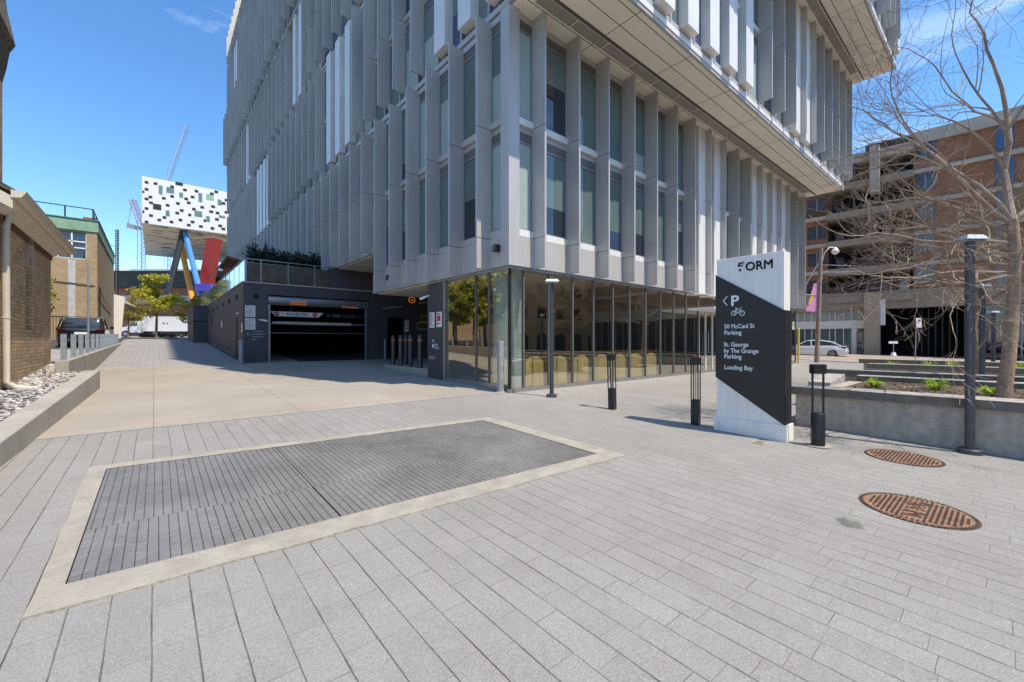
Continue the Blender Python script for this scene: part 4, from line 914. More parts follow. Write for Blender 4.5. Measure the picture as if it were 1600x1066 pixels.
b = MB(); b.tube([(CU + .12, C0 + .22, 3.85), (CU + .1, C0 + .22, 3.65), (CU + .07, C0 + .22, 3.55), (CU + .07, C0 + .22, .78), (CU + .16, C0 + .24, .68), (CU + .42, C0 + .3, .62)], .05, 'cream_wood', 14); dp = b.build('downpipe', ch, smooth=True)
b = MB(); b.tube([(CU + .07, C0 + .22, 1.9), (CU + .07, C0 + .22, 1.93)], .058, 'cream_wood', 14); b.build('collar', dp)
st = thing('shingled_tower', 'dark shingled church turret just inside the top left edge', 'tower', (-4, 18.5, .8))
b = MB(); b.box(-5.6, -3.4, 17.2, 19.2, .8, 9.3, 'church_brick'); b.build('shaft', st)
b = MB()
def ring(x1, z): return [(-9.0 - x1, 17.2 - (x1 + 3.4), z), (x1, 17.2 - (x1 + 3.4), z), (x1, 19.2 + (x1 + 3.4), z), (-9.0 - x1, 19.2 + (x1 + 3.4), z)]
lv = [(-3.4, 9.1), (-3.33, 9.6), (-3.28, 10.1), (-3.18, 10.4), (-3.32, 11.3), (-3.42, 12.6), (-3.7, 15)]
for (xa, z0), (xb, z1) in zip(lv[:-1], lv[1:]):
    A, B_ = ring(xa, z0), ring(xb, z1)
    b.add(A + B_, [(0, 1, 5, 4), (1, 2, 6, 5), (2, 3, 7, 6), (3, 0, 4, 7)], 'shingle')
b.add(ring(*lv[0]), [(0, 1, 2, 3)], 'shingle'); b.build('shingled_skirt', st)
# ---------------------------------------------------------------- yellow brick building with copper fascia
yb = thing('brick_building', 'two-storey yellow brick building with a green copper fascia and roof railing', 'building', (-3.06, 41.9, 1.2))
YU, Y0, Y1 = -3.06, 41.9, 58.2; ZT = 9.96
wx0 = onV(83, 400, Y0).x; wx1 = onV(135, 400, Y0).x; wz0 = onV(110, 403.5, Y0).z; wz1 = onV(110, 362, Y0).z
b = MB(); b.box(-19, wx0, Y0, Y0 + .3, 0, ZT, 'yellow_brick'); b.box(wx1, YU, Y0, Y0 + .3, 0, ZT, 'yellow_brick'); b.box(wx0, wx1, Y0, Y0 + .3, 0, wz0, 'yellow_brick'); b.box(wx0, wx1, Y0, Y0 + .3, wz1, ZT, 'yellow_brick')
b.box(-19, YU, Y0 + .3, Y1, 0, ZT, 'yellow_brick'); b.build('wall', yb)
b = MB(); b.box(wx0, wx1, Y0 + .15, Y0 + .25, wz0, wz1, 'pane_dark'); w = b.build('window', yb)
b = MB(); ww = wx1 - wx0
for q in (0, .13, .55, 1): x = wx0 + ww * q; b.box(x - .04, x + .04, Y0 + .05, Y0 + .14, wz0, wz1, 'board_white')
hh = wz1 - wz0
for q in (0, .42, .66): b.box(wx0, wx1, Y0 + .05, Y0 + .14, wz0 + hh * q - .04, wz0 + hh * q + .04, 'board_white')
b.build('frame', w)
b = MB(); b.box(-19, YU + .06, Y0 - .08, Y1, ZT - .77, ZT, 'copper'); b.build('fascia', yb)
b = MB(); b.box(-19.1, YU + .12, Y0 - .14, Y1 + .05, ZT, ZT + .06, 'copper_edge'); b.build('roof_edge', yb)
b = MB()
for x in (-7.8, -6.24, -4.68, -3.3): b.box(x - .04, x + .04, Y0 + .3, Y0 + .38, ZT, ZT + .9, 'blackmetal')
b.box(-7.8, -3.24, Y0 + .32, Y0 + .36, ZT + .87, ZT + .93, 'blackmetal'); b.box(-3.31, -3.27, Y0 + .3, Y1 - 5, ZT + .87, ZT + .93, 'blackmetal')
v = Y0 + 1.3
while v < Y1 - 5: b.box(-3.32, -3.26, v, v + .06, ZT, ZT + .9, 'blackmetal'); v += 1.2
b.build('roof_railing', yb)
b = MB(); b.box(-4.1, -3.4, Y0 + 3.5, Y1 - 3.5, ZT + .06, ZT + .95, 'wood_red'); b.build('rooftop_unit', yb)
b = MB(); b.tube([(-11, Y0 - .05, 5.7), (-6, Y0 - .05, 5.65), (-3.3, Y0 - .05, 5.4), (-2.95, Y0 + .1, 5.35), (-2.98, Y0 + 3.6, 4.75), (-2.98, Y0 + 12, 4.4)], .025, 'blackmetal', 6); b.tube([(-2.97, Y0 + .6, 5.35), (-2.97, Y0 + .6, 1.5)], .04, 'blackmetal', 6); b.build('cable', yb)
mat('render_wall', (0.50, 0.49, 0.48), .8)
b = MB(); b.box(-4.5, -4.14, Y0 - .02, Y0 - .004, 1.2, wz0 - .1, 'render_wall'); b.build('pipe_strip', yb)
# small building behind with flared eave
sb = thing('cream_outbuilding', 'cream wall with a flared stone eave beyond the yellow brick building', 'building', (-2.9, 62, 1.7))
p0 = cw(178, 466, 37); b = MB(); b.box(-7.2, -3.14, 60, 72, 1, 6.2, 'yellow_brick'); b.build('wall', sb)
b = MB(); b.prism([(-3.14, 1.2), (-2.64, 1.2), (-2.28, 6.06), (-3.14, 6.3)], 'y', 59.3, 59.9, 'paint_white'); b.build('buttress', sb)
b = MB(); b.prism([(-7.2, 6.2), (-3.1, 6.2), (-1.45, 5.2), (-1.4, 5.1), (-3.1, 5.8), (-7.2, 5.8)], 'y', 59.9, 72, 'cream_wood'); b.build('eave', sb)
# iron gate/fence behind church
fe = thing('iron_fence', 'black iron fence and stair rail behind the dark parked vehicle', 'fence', (-5.4, 40, 1.2))
b = MB(); 
for k in range(36): x = -8.2 + .14 * k; b.box(x, x + .025, 40, 40.025, 1.2, 3.1, 'blackmetal')
b.build('bars', fe); b = MB(); b.box(-8.2, -3.2, 40, 40.04, 3.05, 3.12, 'blackmetal'); b.box(-8.2, -3.2, 40, 40.04, 1.35, 1.4, 'blackmetal'); b.build('rails', fe)
lp = thing('thin_pole', 'thin pale metal pole behind the flat posts next to the dark vehicle', 'pole', (0, 0, 0)); p = cw(138, 540, 20); lp.location = (p.x, p.y, 1.0)
b = MB(); b.tube([(p.x, p.y, 1.0), (p.x, p.y, cw(138, 410, 20).z)], [.045, .03], 'galv', 10); b.build('shaft', lp); b = MB(); b.cyl(p.x, p.y, 1.0, 1.1, .09, 'galv', 12); b.build('foot', lp)
# ---------------------------------------------------------------- vehicles
def loft(mb, secs, m, ring_closed=True):
    "secs: list of (y, [(x,z)...]) same count"
    n = len(secs[0][1]); vs = []; fs = []
    for y, pr in secs: vs += [(q[0], y, q[1]) for q in pr]
    for i in range(len(secs) - 1):
        for k in range(n): fs.append((i * n + k, i * n + (k + 1) % n, (i + 1) * n + (k + 1) % n, (i + 1) * n + k))
    fs.append(tuple(range(n))); fs.append(tuple((len(secs) - 1) * n + k for k in range(n))[::-1])
    mb.add(vs, fs, m)
def wheel(parent, x, y, r, w=.2):
    b = MB(); b.tube([(x - w / 2, y, r), (x - w / 2 + .03, y, r), (x + w / 2 - .03, y, r), (x + w / 2, y, r)], [r * .92, r, r, r * .92], 'tyre', 28); o = b.build('wheel', parent, smooth=True)
    b = MB(); 
    for sx in (-1, 1):
        b.tube([(x + sx * (w / 2 - .01), y, r), (x + sx * (w / 2 + .012), y, r)], r * .66, 'rim', 24)
        for k in range(5):
            a = 2 * math.pi * k / 5; d = Vector((0, math.cos(a), math.sin(a))); e = Vector((0, -d.z, d.y)) * .045; c = Vector((x + sx * (w / 2 + .013), y, r))
            b.quad(c + d * r * .3 + e, c + d * r * .6 + e, c + d * r * .6 - e, c + d * r * .3 - e, 'tyre')
    b.build('hub', o)
def car(t, paint, L, Wd, Hb, Hr, r, prof, roof, name_g='window'):
    "prof: list (y, zbelt) ; roof: list (y, zroof, halfw)"
    hw = Wd / 2; b = MB(); secs = []
    for y, zb, k in prof:
        w = hw * k; zl = .22
        secs.append((y, [(-w * .93, zl), (-w, zl + .14), (-w, zb - .16), (-w * .95, zb - .03), (-w * .78, zb), (w * .78, zb), (w * .95, zb - .03), (w, zb - .16), (w, zl + .14), (w * .93, zl)]))
    loft(b, secs, paint); body = b.build('body', t, smooth=True)
    b = MB(); secs = []
    for y, z0, z1, k in roof: 
        w = hw * k; secs.append((y, [(-w * .97, z0), (-w * .84, z1 - .04), (-w * .7, z1), (w * .7, z1), (w * .84, z1 - .04), (w * .97, z0)]))
    loft(b, secs, 'carglass'); b.build('windows', t, smooth=True)
    b = MB(); top = [s for s in roof if s[2] > Hr - .18]
    secs = [(y, [(-hw * k * .85, z1 - .06), (-hw * k * .72, z1 + .012), (hw * k * .72, z1 + .012), (hw * k * .85, z1 - .06)]) for y, z0, z1, k in top]
    loft(b, secs, paint)
    for (ya, za, yb_, zb_) in ((roof[0][0], roof[0][1], top[0][0], top[0][2]), (roof[-1][0], roof[-1][1], top[-1][0], top[-1][2]), (0, roof[0][1], .05, Hr - .03)):
        for sx in (-1, 1): b.tube([(sx * hw * .93, ya, za - .03), (sx * hw * .80, yb_, zb_ - .02)], .035, paint, 6)
    b.build('roof', t, smooth=True); return body
# dark suv: rear faces -y
sv = thing('dark_suv', 'dark blue-black suv parked with its tail towards the flat posts', 'car', (0, 0, 0))
prof = [(-2.3, .95, .86), (-2.2, 1.08, .95), (-1.2, 1.12, 1), (.6, 1.08, 1), (1.0, 1.03, .99), (2.1, .95, .93), (2.35, .75, .8)]
roof = [(-2.22, 1.05, 1.12, .88), (-1.9, 1.08, 1.62, .86), (-1.0, 1.08, 1.70, .88), (.1, 1.06, 1.68, .88), (1.15, 1.0, 1.05, .9)]
car(sv, 'carblack', 4.7, 1.9, 1.1, 1.70, .36, prof, roof)
for x in (-.82, .82):
    for y in (-1.45, 1.45): wheel(sv, x, y, .36)
for sx in (-1, 1):
    b = MB(); b.prism([(sx * .93, .93), (sx * .93, 1.07), (sx * .55, 1.01), (sx * .55, .95)], 'y', -2.325, -2.1, 'taillight'); b.build('tail_light', sv)
    b = MB(); b.hexa([(sx * .95, .9, 1.1), (sx * 1.12, .9, 1.1), (sx * 1.12, 1.0, 1.1), (sx * .95, 1.0, 1.1), (sx * .95, .9, 1.25), (sx * 1.12, .9, 1.25), (sx * 1.12, 1.0, 1.25), (sx * .95, 1.0, 1.25)], 'carblack'); b.build('wing_mirror', sv)
b = MB(); b.box(-.26, .26, -2.33, -2.29, .72, .86, 'board_white'); b.build('number_plate', sv)
b = MB(); b.box(-.86, .86, -2.37, -2.2, .36, .62, 'blackmetal'); b.box(-.6, .6, -2.38, -2.36, .40, .45, 'rim'); b.build('rear_bumper', sv)
b = MB(); b.box(-.7, -.66, -1.6, .4, 1.70, 1.76, 'rim'); b.box(.66, .7, -1.6, .4, 1.70, 1.76, 'rim'); b.build('roof_rail', sv)
sv.location = (-2.98, 34.6, 1.12)
# white sedan on street
ws = thing('white_car', 'white hatchback parked on the street behind the wooden utility pole', 'car', (0, 0, 0))
prof = [(-2.35, .72, .82), (-2.2, .95, .93), (-1.4, 1.0, 1), (.7, .96, 1), (1.1, .92, .99), (2.0, .80, .93), (2.3, .62, .75)]
roof = [(-2.05, .95, 1.0, .88), (-1.3, .97, 1.30, .86), (-.5, .96, 1.45, .88), (.3, .95, 1.42, .88), (1.25, .9, .94, .9)]
car(ws, 'carwhite', 4.6, 1.8, 1.0, 1.45, .34, prof, roof)
for x in (-.8, .8):
    for y in (-1.4, 1.4): wheel(ws, x, y, .34)
for sx in (-1, 1):
    b = MB(); b.prism([(sx * .86, .78), (sx * .86, .9), (sx * .45, .88), (sx * .45, .82)], 'y', -2.30, -2.0, 'taillight'); b.build('tail_light', ws)
b = MB(); b.box(-.25, .25, -2.36, -2.33, .5, .62, 'paint_white'); b.build('number_plate', ws)
p = cw(1270, 557, 36); ws.location = (p.x, p.y, H - 25 / F * 36 + .0); ws.rotation_euler = (0, 0, R(7))
# box truck
tr = thing('box_truck', 'white box truck crossing behind the spring tree at the end of the ramp', 'truck', (0, 0, 0))
D = 62; c0 = cw(192, 527, D); zg = c0.z; sc = D / F
def tx(px): return (px - 192) * sc
b = MB(); b.box(tx(228), tx(300), -1.2, 1.2, .85, 3.0, 'board_white'); b.build('cargo_box', tr)
b = MB(); cab = [(tx(194), .7), (tx(194), 1.35), (tx(205), 1.5), (tx(212), 2.3), (tx(226), 2.35), (tx(226), .6)]
b.prism(cab, 'y', -1.05, 1.05, 'board_white'); cb_ = b.build('cab', tr)
b = MB(); b.prism([(tx(207), 1.6), (tx(212.6), 2.15), (tx(221), 2.15), (tx(221), 1.6)], 'y', -1.06, -1.04, 'carglass'); b.build('window', cb_)
b = MB(); b.box(tx(200), tx(300), -.5, .5, .5, .85, 'blackmetal'); b.box(tx(254), tx(290), -1.15, -1.1, .35, .84, 'blackmetal'); b.build('chassis', tr)
for px_ in (204, 284): wheel(tr, -.0, 0, .1) if False else None
for px_ in (204, 246, 284):
    b = MB(); b.tube([(tx(px_), -1.1, .48), (tx(px_), -.8, .48)], .48, 'tyre', 24); o = b.build('wheel', tr); b = MB(); b.tube([(tx(px_), -1.12, .48), (tx(px_), -1.0, .48)], .26, 'rim', 20); b.build('hub', o)
b = MB(); b.box(tx(258), tx(261), -1.215, -1.203, 1.9, 2.15, 'ledpanel'); b.box(tx(263), tx(266), -1.215, -1.203, 1.9, 2.1, 'ledpanel'); b.build('side_marking', tr)
tr.location = (c0.x, c0.y, zg); tr.rotation_euler = (0, 0, -TH + R(6))
# ---------------------------------------------------------------- far tabletop building
OD = 82.0
ob = thing('tabletop_building', 'white box building with scattered black windows raised on slanted coloured legs', 'building', (0, 0, 0))
A = cw(222, 275, OD); Bq = cw(222, 348, OD)
ux, vx = A.x, A.y; z1, z0 = A.z, Bq.z
b = MB(); b.box(ux, ux + 46, vx, vx + 40, z0 + .02, z1, 'box_white'); b.build('box_body', ob)
b = MB(); b.box(ux + .02, ux + 46, vx + .02, vx + 39.9, z0 - .05, z0 + .01, 'underside'); rng = random.Random(8)
for _ in range(330):
    a_ = ux + rng.uniform(.5, 43); c_ = vx + rng.uniform(.5, 39); w_ = rng.choice([.9, 1.6, 2.2]); b.quad((a_, c_, z0 - .055), (a_ + w_, c_, z0 - .055), (a_ + w_, c_ + .6, z0 - .055), (a_, c_ + .6, z0 - .055), 'blackmetal')
b.build('underside', ob)
# windows measured in the photo, on the plane v = vx
wn_ = [(226,283,6,4),(240,285,6,4),(226,294,6,4),(222.5,298,3,4),(248,290,6,14,'g'),(232,306,6,4),(226,309,6,4),(233,315,6,4),(274,285,12,5),(266,290,6,4),(260,293,12,9,'g'),(266,305,6,4),(253,308,6,4),(259,319,6,4),(280,301,6,8,'g'),(286,295,6,4),(288,309,6,4),(275,316,6,4),(292,315,6,4),(222.5,329,3,4),(226,324,6,4),(239,319,13,9),(233,335,6,4),(226,345,6,4),(259,329,6,9,'g'),(246,342,6,4),(254,338,6,4),(265,345,6,4),(274,331,6,4),(281,327,6,4),(279,342,6,4),(292,350,6,4),(304,297,6,4),(298,306,6,4),(310,302,6,14,'g'),(322,304,12,9,'t'),(328,301,6,4),(335,298,6,4),(340,312,6,9,'g'),(346,316,6,4),(351,311,6,4),(300,325,6,4),(313,322,6,4),(304,330,12,9,'g'),(318,343,4,4),(322,338,6,9,'g'),(327,329,6,4),(330,321,6,4),(337,331,6,4),(336,341,6,4),(342,337,10,4,'g'),(351,330,6,4),(298,345,6,4),(311,352,6,4),(329,355,6,4),(341,351,6,4),(346,356,6,4),(357,318,4,9,'g'),(294,334,5,4)]
for w in wn_:
    x, y, ww, hh = w[:4]; m = {'g': 'pane_green', 't': 'copper'}.get(w[4] if len(w) > 4 else '', 'leg_mat')
    a = onV(x, y, vx); c = onV(x + ww, y + hh, vx); zc = onV(x + ww / 2, y + hh, vx).z; za = onV(x + ww / 2, y, vx).z
    b = MB(); b.box(a.x, c.x, vx - .03, vx + .05, min(za, zc), max(za, zc), m); b.build('window', ob)
def leg(xt, yt, xb, yb_, D1, D2, r, m):
    b = MB(); b.tube([cw(xt, yt, D1), cw(xb, yb_, D2)], r, m, 10); b.build('leg', ob, smooth=True)
leg(286, 362, 255, 491, 88, 82, .58, 'leg_black'); leg(289, 362, 318, 480, 88, 83, .5, 'leg_blue'); leg(283, 385, 305.5, 491, 98, 90, .55, 'leg_orange')
b = MB(); P0 = cw(335, 374, 88); P1 = cw(323, 446, 88); rt = Vector((CC, -SS, 0)); fw = Vector((SS, CC, 0))
def sq(P, w): return [P - rt * w - fw * w, P + rt * w - fw * w, P + rt * w + fw * w, P - rt * w + fw * w]
b.hexa(sq(P1, 1.0) + sq(P0, 1.0), 'leg_red'); b.build('stair_shaft', ob)
b = MB(); P0 = cw(325, 445, 84); P1 = cw(325, 456, 84); b.hexa(sq(P1, 1.5) + sq(P0, 1.5), 'leg_violet'); b.build('shaft_base', ob)
# dark lower building with brick
db = thing('dark_long_building', 'long dark-roofed building with an orange brick wall below the raised white box', 'building', (0, 0, 0))
a = cw(170, 421, 100); c = cw(360, 421, 100)
def slab(y0, y1, x0, x1, D_, dep, m):
    p0 = cw(x0, y0, D_); p1 = cw(x1, y0, D_); q = cw(x0, y1, D_)
    P = [p0, p1, p1 + fw * dep, p0 + fw * dep]; return [Vector((v_.x, v_.y, q.z)) for v_ in P] + P
b = MB(); b.hexa(slab(423, 449, 150, 420, 100, 30, 0), 'blackmetal'); b.build('upper_storey', db)
b = MB(); b.hexa(slab(420.5, 423, 150, 420, 99.5, 31, 0), 'board_white'); b.build('roof_edge', db)
b = MB(); b.hexa(slab(449, 530, 150, 420, 101, 29, 0), 'orange_brick'); b.build('brick_wall', db)
b = MB(); b.hexa(slab(462, 475, 182, 300, 99, 2, 0), 'galv'); b.build('canopy', db)
# mid glass structure near ramp end
# ---------------------------------------------------------------- cranes and mast
def lattice(mb, a, c, w, n, m, r=.06):
    a = Vector(a); c = Vector(c); d = (c - a).normalized(); s = d.cross(fw).normalized() * w; q = d.cross(s).normalized() * w
    C4 = [s + q, s - q, -s - q, -s + q]
    for o_ in C4: mb.tube([a + o_, c + o_], r, m, 4, False)
    for k in range(n):
        p = a.lerp(c, k / n); e = a.lerp(c, (k + 1) / n)
        for i in range(4): mb.tube([p + C4[i], e + C4[(i + 1) % 4]], r * .7, m, 3, False)
cr1 = thing('tower_crane', 'distant grey luffing crane jib rising over the white box building', 'crane', cw(262, 300, 160)); b = MB(); lattice(b, cw(256, 300, 160), cw(292, 197, 160), .55, 26, 'crane_grey', .055); b.build('jib', cr1)
b = MB(); lattice(b, cw(262, 420, 160), cw(262, 300, 160), .6, 14, 'crane_grey', .08); b.build('mast', cr1)
cr2 = thing('tower_crane', 'small rust-red crane left of the white box building', 'crane', cw(216, 360, 140)); b = MB(); lattice(b, cw(221, 352, 140), cw(207, 312, 140), .65, 10, 'crane_red', .08); b.build('jib', cr2)
b = MB(); lattice(b, cw(221, 420, 140), cw(221, 345, 140), .7, 12, 'crane_grey', .1); b.build('mast', cr2)
b = MB(); b.hexa([Vector(q) for q in [cw(198, 356, 140), cw(222, 361, 140), cw(222, 361, 143), cw(198, 356, 143), cw(198, 348, 140), cw(222, 355, 140), cw(222, 355, 143), cw(198, 348, 143)]], 'crane_grey'); b.build('counterweight', cr2)
b = MB(); b.tube([cw(207, 312, 140), cw(200, 350, 140)], .07, 'crane_red', 4); b.build('cable', cr2)
ms = thing('lattice_mast', 'slim dark lattice mast standing behind the yellow brick building', 'mast', cw(183, 430, 70)); b = MB(); lattice(b, cw(183, 460, 70), cw(183, 359, 70), .13, 26, 'blackmetal', .05); b.build('mast', ms)
b = MB(); b.tube([cw(183, 385, 70), cw(170, 383, 70)], .03, 'blackmetal', 4); b.build('stay', ms)
# ---------------------------------------------------------------- FORM sign totem
SU = 6.89; SV0, SV1 = 2.09, 3.05; ST = .26; sz = G(2.6)
sg = thing('sign_totem', 'tall white and black wayfinding totem headed FORM with parking directions', 'sign', (SU, 2.57, sz))
b = MB(); b.box(SU + .003, SU + ST, SV0 + .004, SV1 - .004, sz + .1, 2.80, 'paint_white'); b.build('body', sg, bevel=.006)
b = MB(); b.box(SU - .03, SU + ST + .03, SV0 - .03, SV1 + .03, sz - .06, sz + .22, 'paint_white'); b.build('plinth', sg, bevel=.006)
# black slanted panel (front + side)
zl1 = onU(1120.5, 430, SU).z; zr1 = onU(1219, 485, SU).z; zl0 = onU(1120.5, 589, SU).z; zr0 = onU(1219, 664, SU).z
b = MB(); b.prism([(SV1 + .008, zl0), (SV0, zr0), (SV0, zr1), (SV1 + .008, zl1)], 'x', SU - .012, SU + .002, 'black_text')
b.box(SU - .012, SU + ST + .004, SV0 - .012, SV0 + .003, zr0, zr1, 'blackmetal'); b.build('black_panel', sg)
def stext(mb, s, x, y, hpx, m, bold=0.0, xe=None, cap=.72):
    p = onU(x, y, SU - .014); t_ = onU(x, y - hpx, SU - .014); size = (t_.z - p.z) / cap; sx = 1.0
    if xe is not None:
        cu = bpy.data.curves.new('q', 'FONT'); cu.body = s; cu.size = size; o_ = bpy.data.objects.new('q', cu); COL.objects.link(o_); bpy.context.view_layer.update(); wd = o_.dimensions.x; bpy.data.objects.remove(o_); bpy.data.curves.remove(cu)
        sx = (p.y - onU(xe, y, SU - .014).y) / wd
    text(mb, s, (SU - .014 if m == 'white_text' else SU + .0, p.y, p.z), (0, -1, 0), size, m, bold=bold, sx=sx)
b = MB(); stext(b, 'ORM', 1163.5, 423.5, 14, 'black_text', xe=1205.3); stext(b, 'ORM', 1164.2, 423.9, 13.2, 'black_text', xe=1206); stext(b, 'ORM', 1164.0, 422.9, 13.2, 'black_text', xe=1205.8); w = b.build('lettering', sg)
# stylised F built from bars
p = onU(1152, 425, SU); q = onU(1162.5, 410, SU); y0_, y1_ = p.y, q.y; wz = p.z; ht = q.z - p.z; f = MB(); L = lambda s_: y0_ + (y1_ - y0_) * s_
for pts in ([(.32, .82), (1.02, .90), (1.02, 1.05), (.15, 1.0)], [(.1, .55), (.9, .60), (.82, .74), (.0, .70)], [(.28, .0), (.55, .0), (.55, .32), (.28, .32)], [(.15, .98), (.42, 1.02), (.36, .66), (.10, .62)]):
    f.prism([(L(a_), wz + ht * b_) for a_, b_ in pts], 'x', SU - .003, SU + .0025, 'black_text')
f.build('emblem', sg)
b = MB()
stext(b, 'P', 1141.5, 478, 16, 'white_text', bold=.005, xe=1152.5)
for s_ in (0,):   # chevron
    a_ = onU(1135.5, 463.5, SU - .013); m_ = onU(1129.5, 470.5, SU - .013); c_ = onU(1135.5, 477.5, SU - .013); tk = .017
    x0 = SU - .016
    b.add([(x0, a_.y, a_.z), (x0, a_.y - tk, a_.z), (x0, m_.y - tk, m_.z), (x0, c_.y - tk, c_.z), (x0, c_.y, c_.z), (x0, m_.y, m_.z)], [(0, 1, 2, 5), (5, 2, 3, 4)], 'white_text')
b.build('parking_symbol', sg); b = MB()
stext(b, '50 McCaul St', 1131.5, 513.5, 6.8, 'white_text', .0012, 1178.5); stext(b, 'Parking', 1131.5, 523.2, 6.8, 'white_text', .0012, 1158); b.build('parking_address', sg); b = MB()
stext(b, 'St. George', 1131, 541.5, 6.8, 'white_text', .0012, 1169); stext(b, 'by The Grange', 1131, 551.0, 6.8, 'white_text', .0012, 1184.5); stext(b, 'Parking', 1131.5, 560.0, 6.8, 'white_text', .0012, 1158); b.build('parking_name', sg); b = MB()
stext(b, 'Loading Bay', 1131.5, 576.8, 6.8, 'white_text', .0012, 1175.5); b.build('loading_bay_text', sg)
b = MB()   # bicycle pictogram
def C(x, y): p = onU(x, y, SU - .016); return Vector((SU - .016, p.y, p.z))
for cx in (1146.5, 1159.5):
    c = C(cx, 489.5); r_ = .040
    ring_ = []
    for k in range(24):
        a_ = 2 * math.pi * k / 24; ring_.append((c + Vector((0, math.cos(a_), math.sin(a_))) * r_, c + Vector((0, math.cos(a_), math.sin(a_))) * (r_ - .010)))
    for k in range(24): b.quad(ring_[k][0], ring_[(k + 1) % 24][0], ring_[(k + 1) % 24][1], ring_[k][1], 'white_text')
def ln(x0, y0, x1, y1, w=.006):
    a_, c_ = C(x0, y0), C(x1, y1); d = (c_ - a_).normalized(); n_ = Vector((0, -d.z, d.y)) * w / 2; b.quad(a_ + n_, c_ + n_, c_ - n_, a_ - n_, 'white_text')
ln(1146.5, 489.5, 1150.5, 483, .008); ln(1150.5, 483, 1157, 483.5, .008); ln(1150.5, 483, 1153, 489.5, .008); ln(1153, 489.5, 1157, 483.5, .008); ln(1157, 483.5, 1159.5, 489.5, .008); ln(1146.5, 489.5, 1153, 489.5, .008); ln(1156, 481, 1159, 481.5, .008); ln(1148.5, 481.5, 1152, 481.5, .01)
b.build('bicycle_symbol', sg)
# ---------------------------------------------------------------- bollard lights
def slat_bollard(label, p, tilt=(0, 0), h=1.09):
    t = thing('bollard_light', label, 'bollard', p, 'black bollard lights on the plaza')
    x, y, z = 0, 0, 0; t.location = (0, 0, 0)
    b = MB(); b.box(-.062, .062, -.062, .062, 0, .42, 'blackmetal'); b.build('base', t, bevel=.004)
    b = MB(); b.box(-.07, .07, -.07, .07, h - .12, h, 'blackmetal'); b.build('head', t, bevel=.004)
    for sx in (-1, 1):
        for sy in (-1, 1): b = MB(); b.box(sx * .055 - .008, sx * .055 + .008, sy * .055 - .008, sy * .055 + .008, .42, h - .12, 'blackmetal'); b.build('upright', t)
    b = MB(); b.cyl(0, 0, .42, h - .12, .012, 'steel', 8); b.build('lamp_rod', t)
    t.location = p; t.rotation_euler = (tilt[0], tilt[1], R(8)); return t
p = gp(957, 639.5); slat_bollard('slightly leaning black slatted bollard light nearest the shop glass', (p.x, p.y, G(p.y)), (R(-3.2), R(3.2)))
p = gp(1087, 663.5); slat_bollard('upright black slatted bollard light just left of the FORM totem', (p.x, p.y, G(p.y)), h=1.13)
p = gp(1278, 697); t = thing('bollard_light', 'black bollard light with round base and two thin uprights right of the FORM totem', 'bollard', (0, 0, 0), 'black bollard lights on the plaza')
b = MB(); b.tube([(0, 0, 0), (0, 0, .44), (0, 0, .46)], [.084, .084, .07], 'blackmetal', 32); b.build('base', t, smooth=True)
rtv = Vector((CC, -SS, 0))
b = MB(); w_ = .088
b.hexa([(*(rtv * s1 * w_ + fw * s2 * .05).xy, z) for z in (1.0, 1.13) for s1, s2 in ((-1, -1), (1, -1), (1, 1), (-1, 1))], 'blackmetal'); b.build('head', t, bevel=.005)
for s_ in (-1, 1): b = MB(); q = rtv * s_ * .075; b.cyl(q.x, q.y, .44, 1.01, .014, 'blackmetal', 10); b.build('upright', t)
b = MB(); b.cyl(0, 0, 0, .012, .15, 'concrete', 24); b.build('foot', t)
t.location = (p.x, p.y, G(p.y))
# ---------------------------------------------------------------- lamp posts
def lamp(label, p, h, r, head=.32, rz=0.0):
    t = thing('lamp_post', label, 'lamp post', (0, 0, 0), 'grey lamp posts with flat tilted heads')
    b = MB(); b.cyl(0, 0, 0, h - .12, r, 'polegrey', 28); b.build('shaft', t, smooth=True)
    b = MB(); b.tube([(0, 0, 0), (0, 0, .05), (0, 0, .06)], [r * 2.5, r * 2.5, r * 2.2], 'polegrey', 32); b.build('base_plate', t)
    b = MB(); hx_ = head; b.hexa([(-hx_ * .7, -hx_ * .5, h - .12), (hx_ * .7, -hx_ * .5, h - .12), (hx_ * .7, hx_ * .5, h - .12), (-hx_ * .7, hx_ * .5, h - .12), (-hx_ * .7, -hx_ * .5, h - .09), (hx_ * .7, -hx_ * .5, h - .09), (hx_ * .7, hx_ * .5, h - .09), (-hx_ * .7, hx_ * .5, h - .09)], 'steel')
    b.hexa([(-hx_ * .85, -hx_ * .6, h - .09), (hx_ * .85, -hx_ * .6, h - .09), (hx_ * .85, hx_ * .6, h - .09), (-hx_ * .85, hx_ * .6, h - .09), (-hx_ * .6, -hx_ * .4, h - .03), (hx_ * .6, -hx_ * .4, h - .03), (hx_ * .6, hx_ * .4, h - .03), (-hx_ * .6, hx_ * .4, h - .03)], 'galv'); b.build('lamp_head', t)
    t.location = p; t.rotation_euler = (0, 0, rz); return t
p = gp(1515.5, 708); lamp('tallest nearest grey lamp post in front of the concrete planter', (p.x, p.y, G(p.y)), 2.92, .050, .175, R(-40))
p = gp(862, 620); lamp('slim grey lamp post close to the shop glass', (p.x, p.y, G(p.y)), 2.78, .050, .20, R(-38))
p = cw(1534.5, 590, 10.2); lamp('second grey lamp post rising behind the nearest one among the benches', (p.x, p.y, .1), 2.80, .058, .19, R(-40))
p = cw(1552, 575, 16.5); lamp('farthest grey lamp post seen left of the bare tree trunk', (p.x, p.y, .1), 2.60, .062, .20, R(-40))
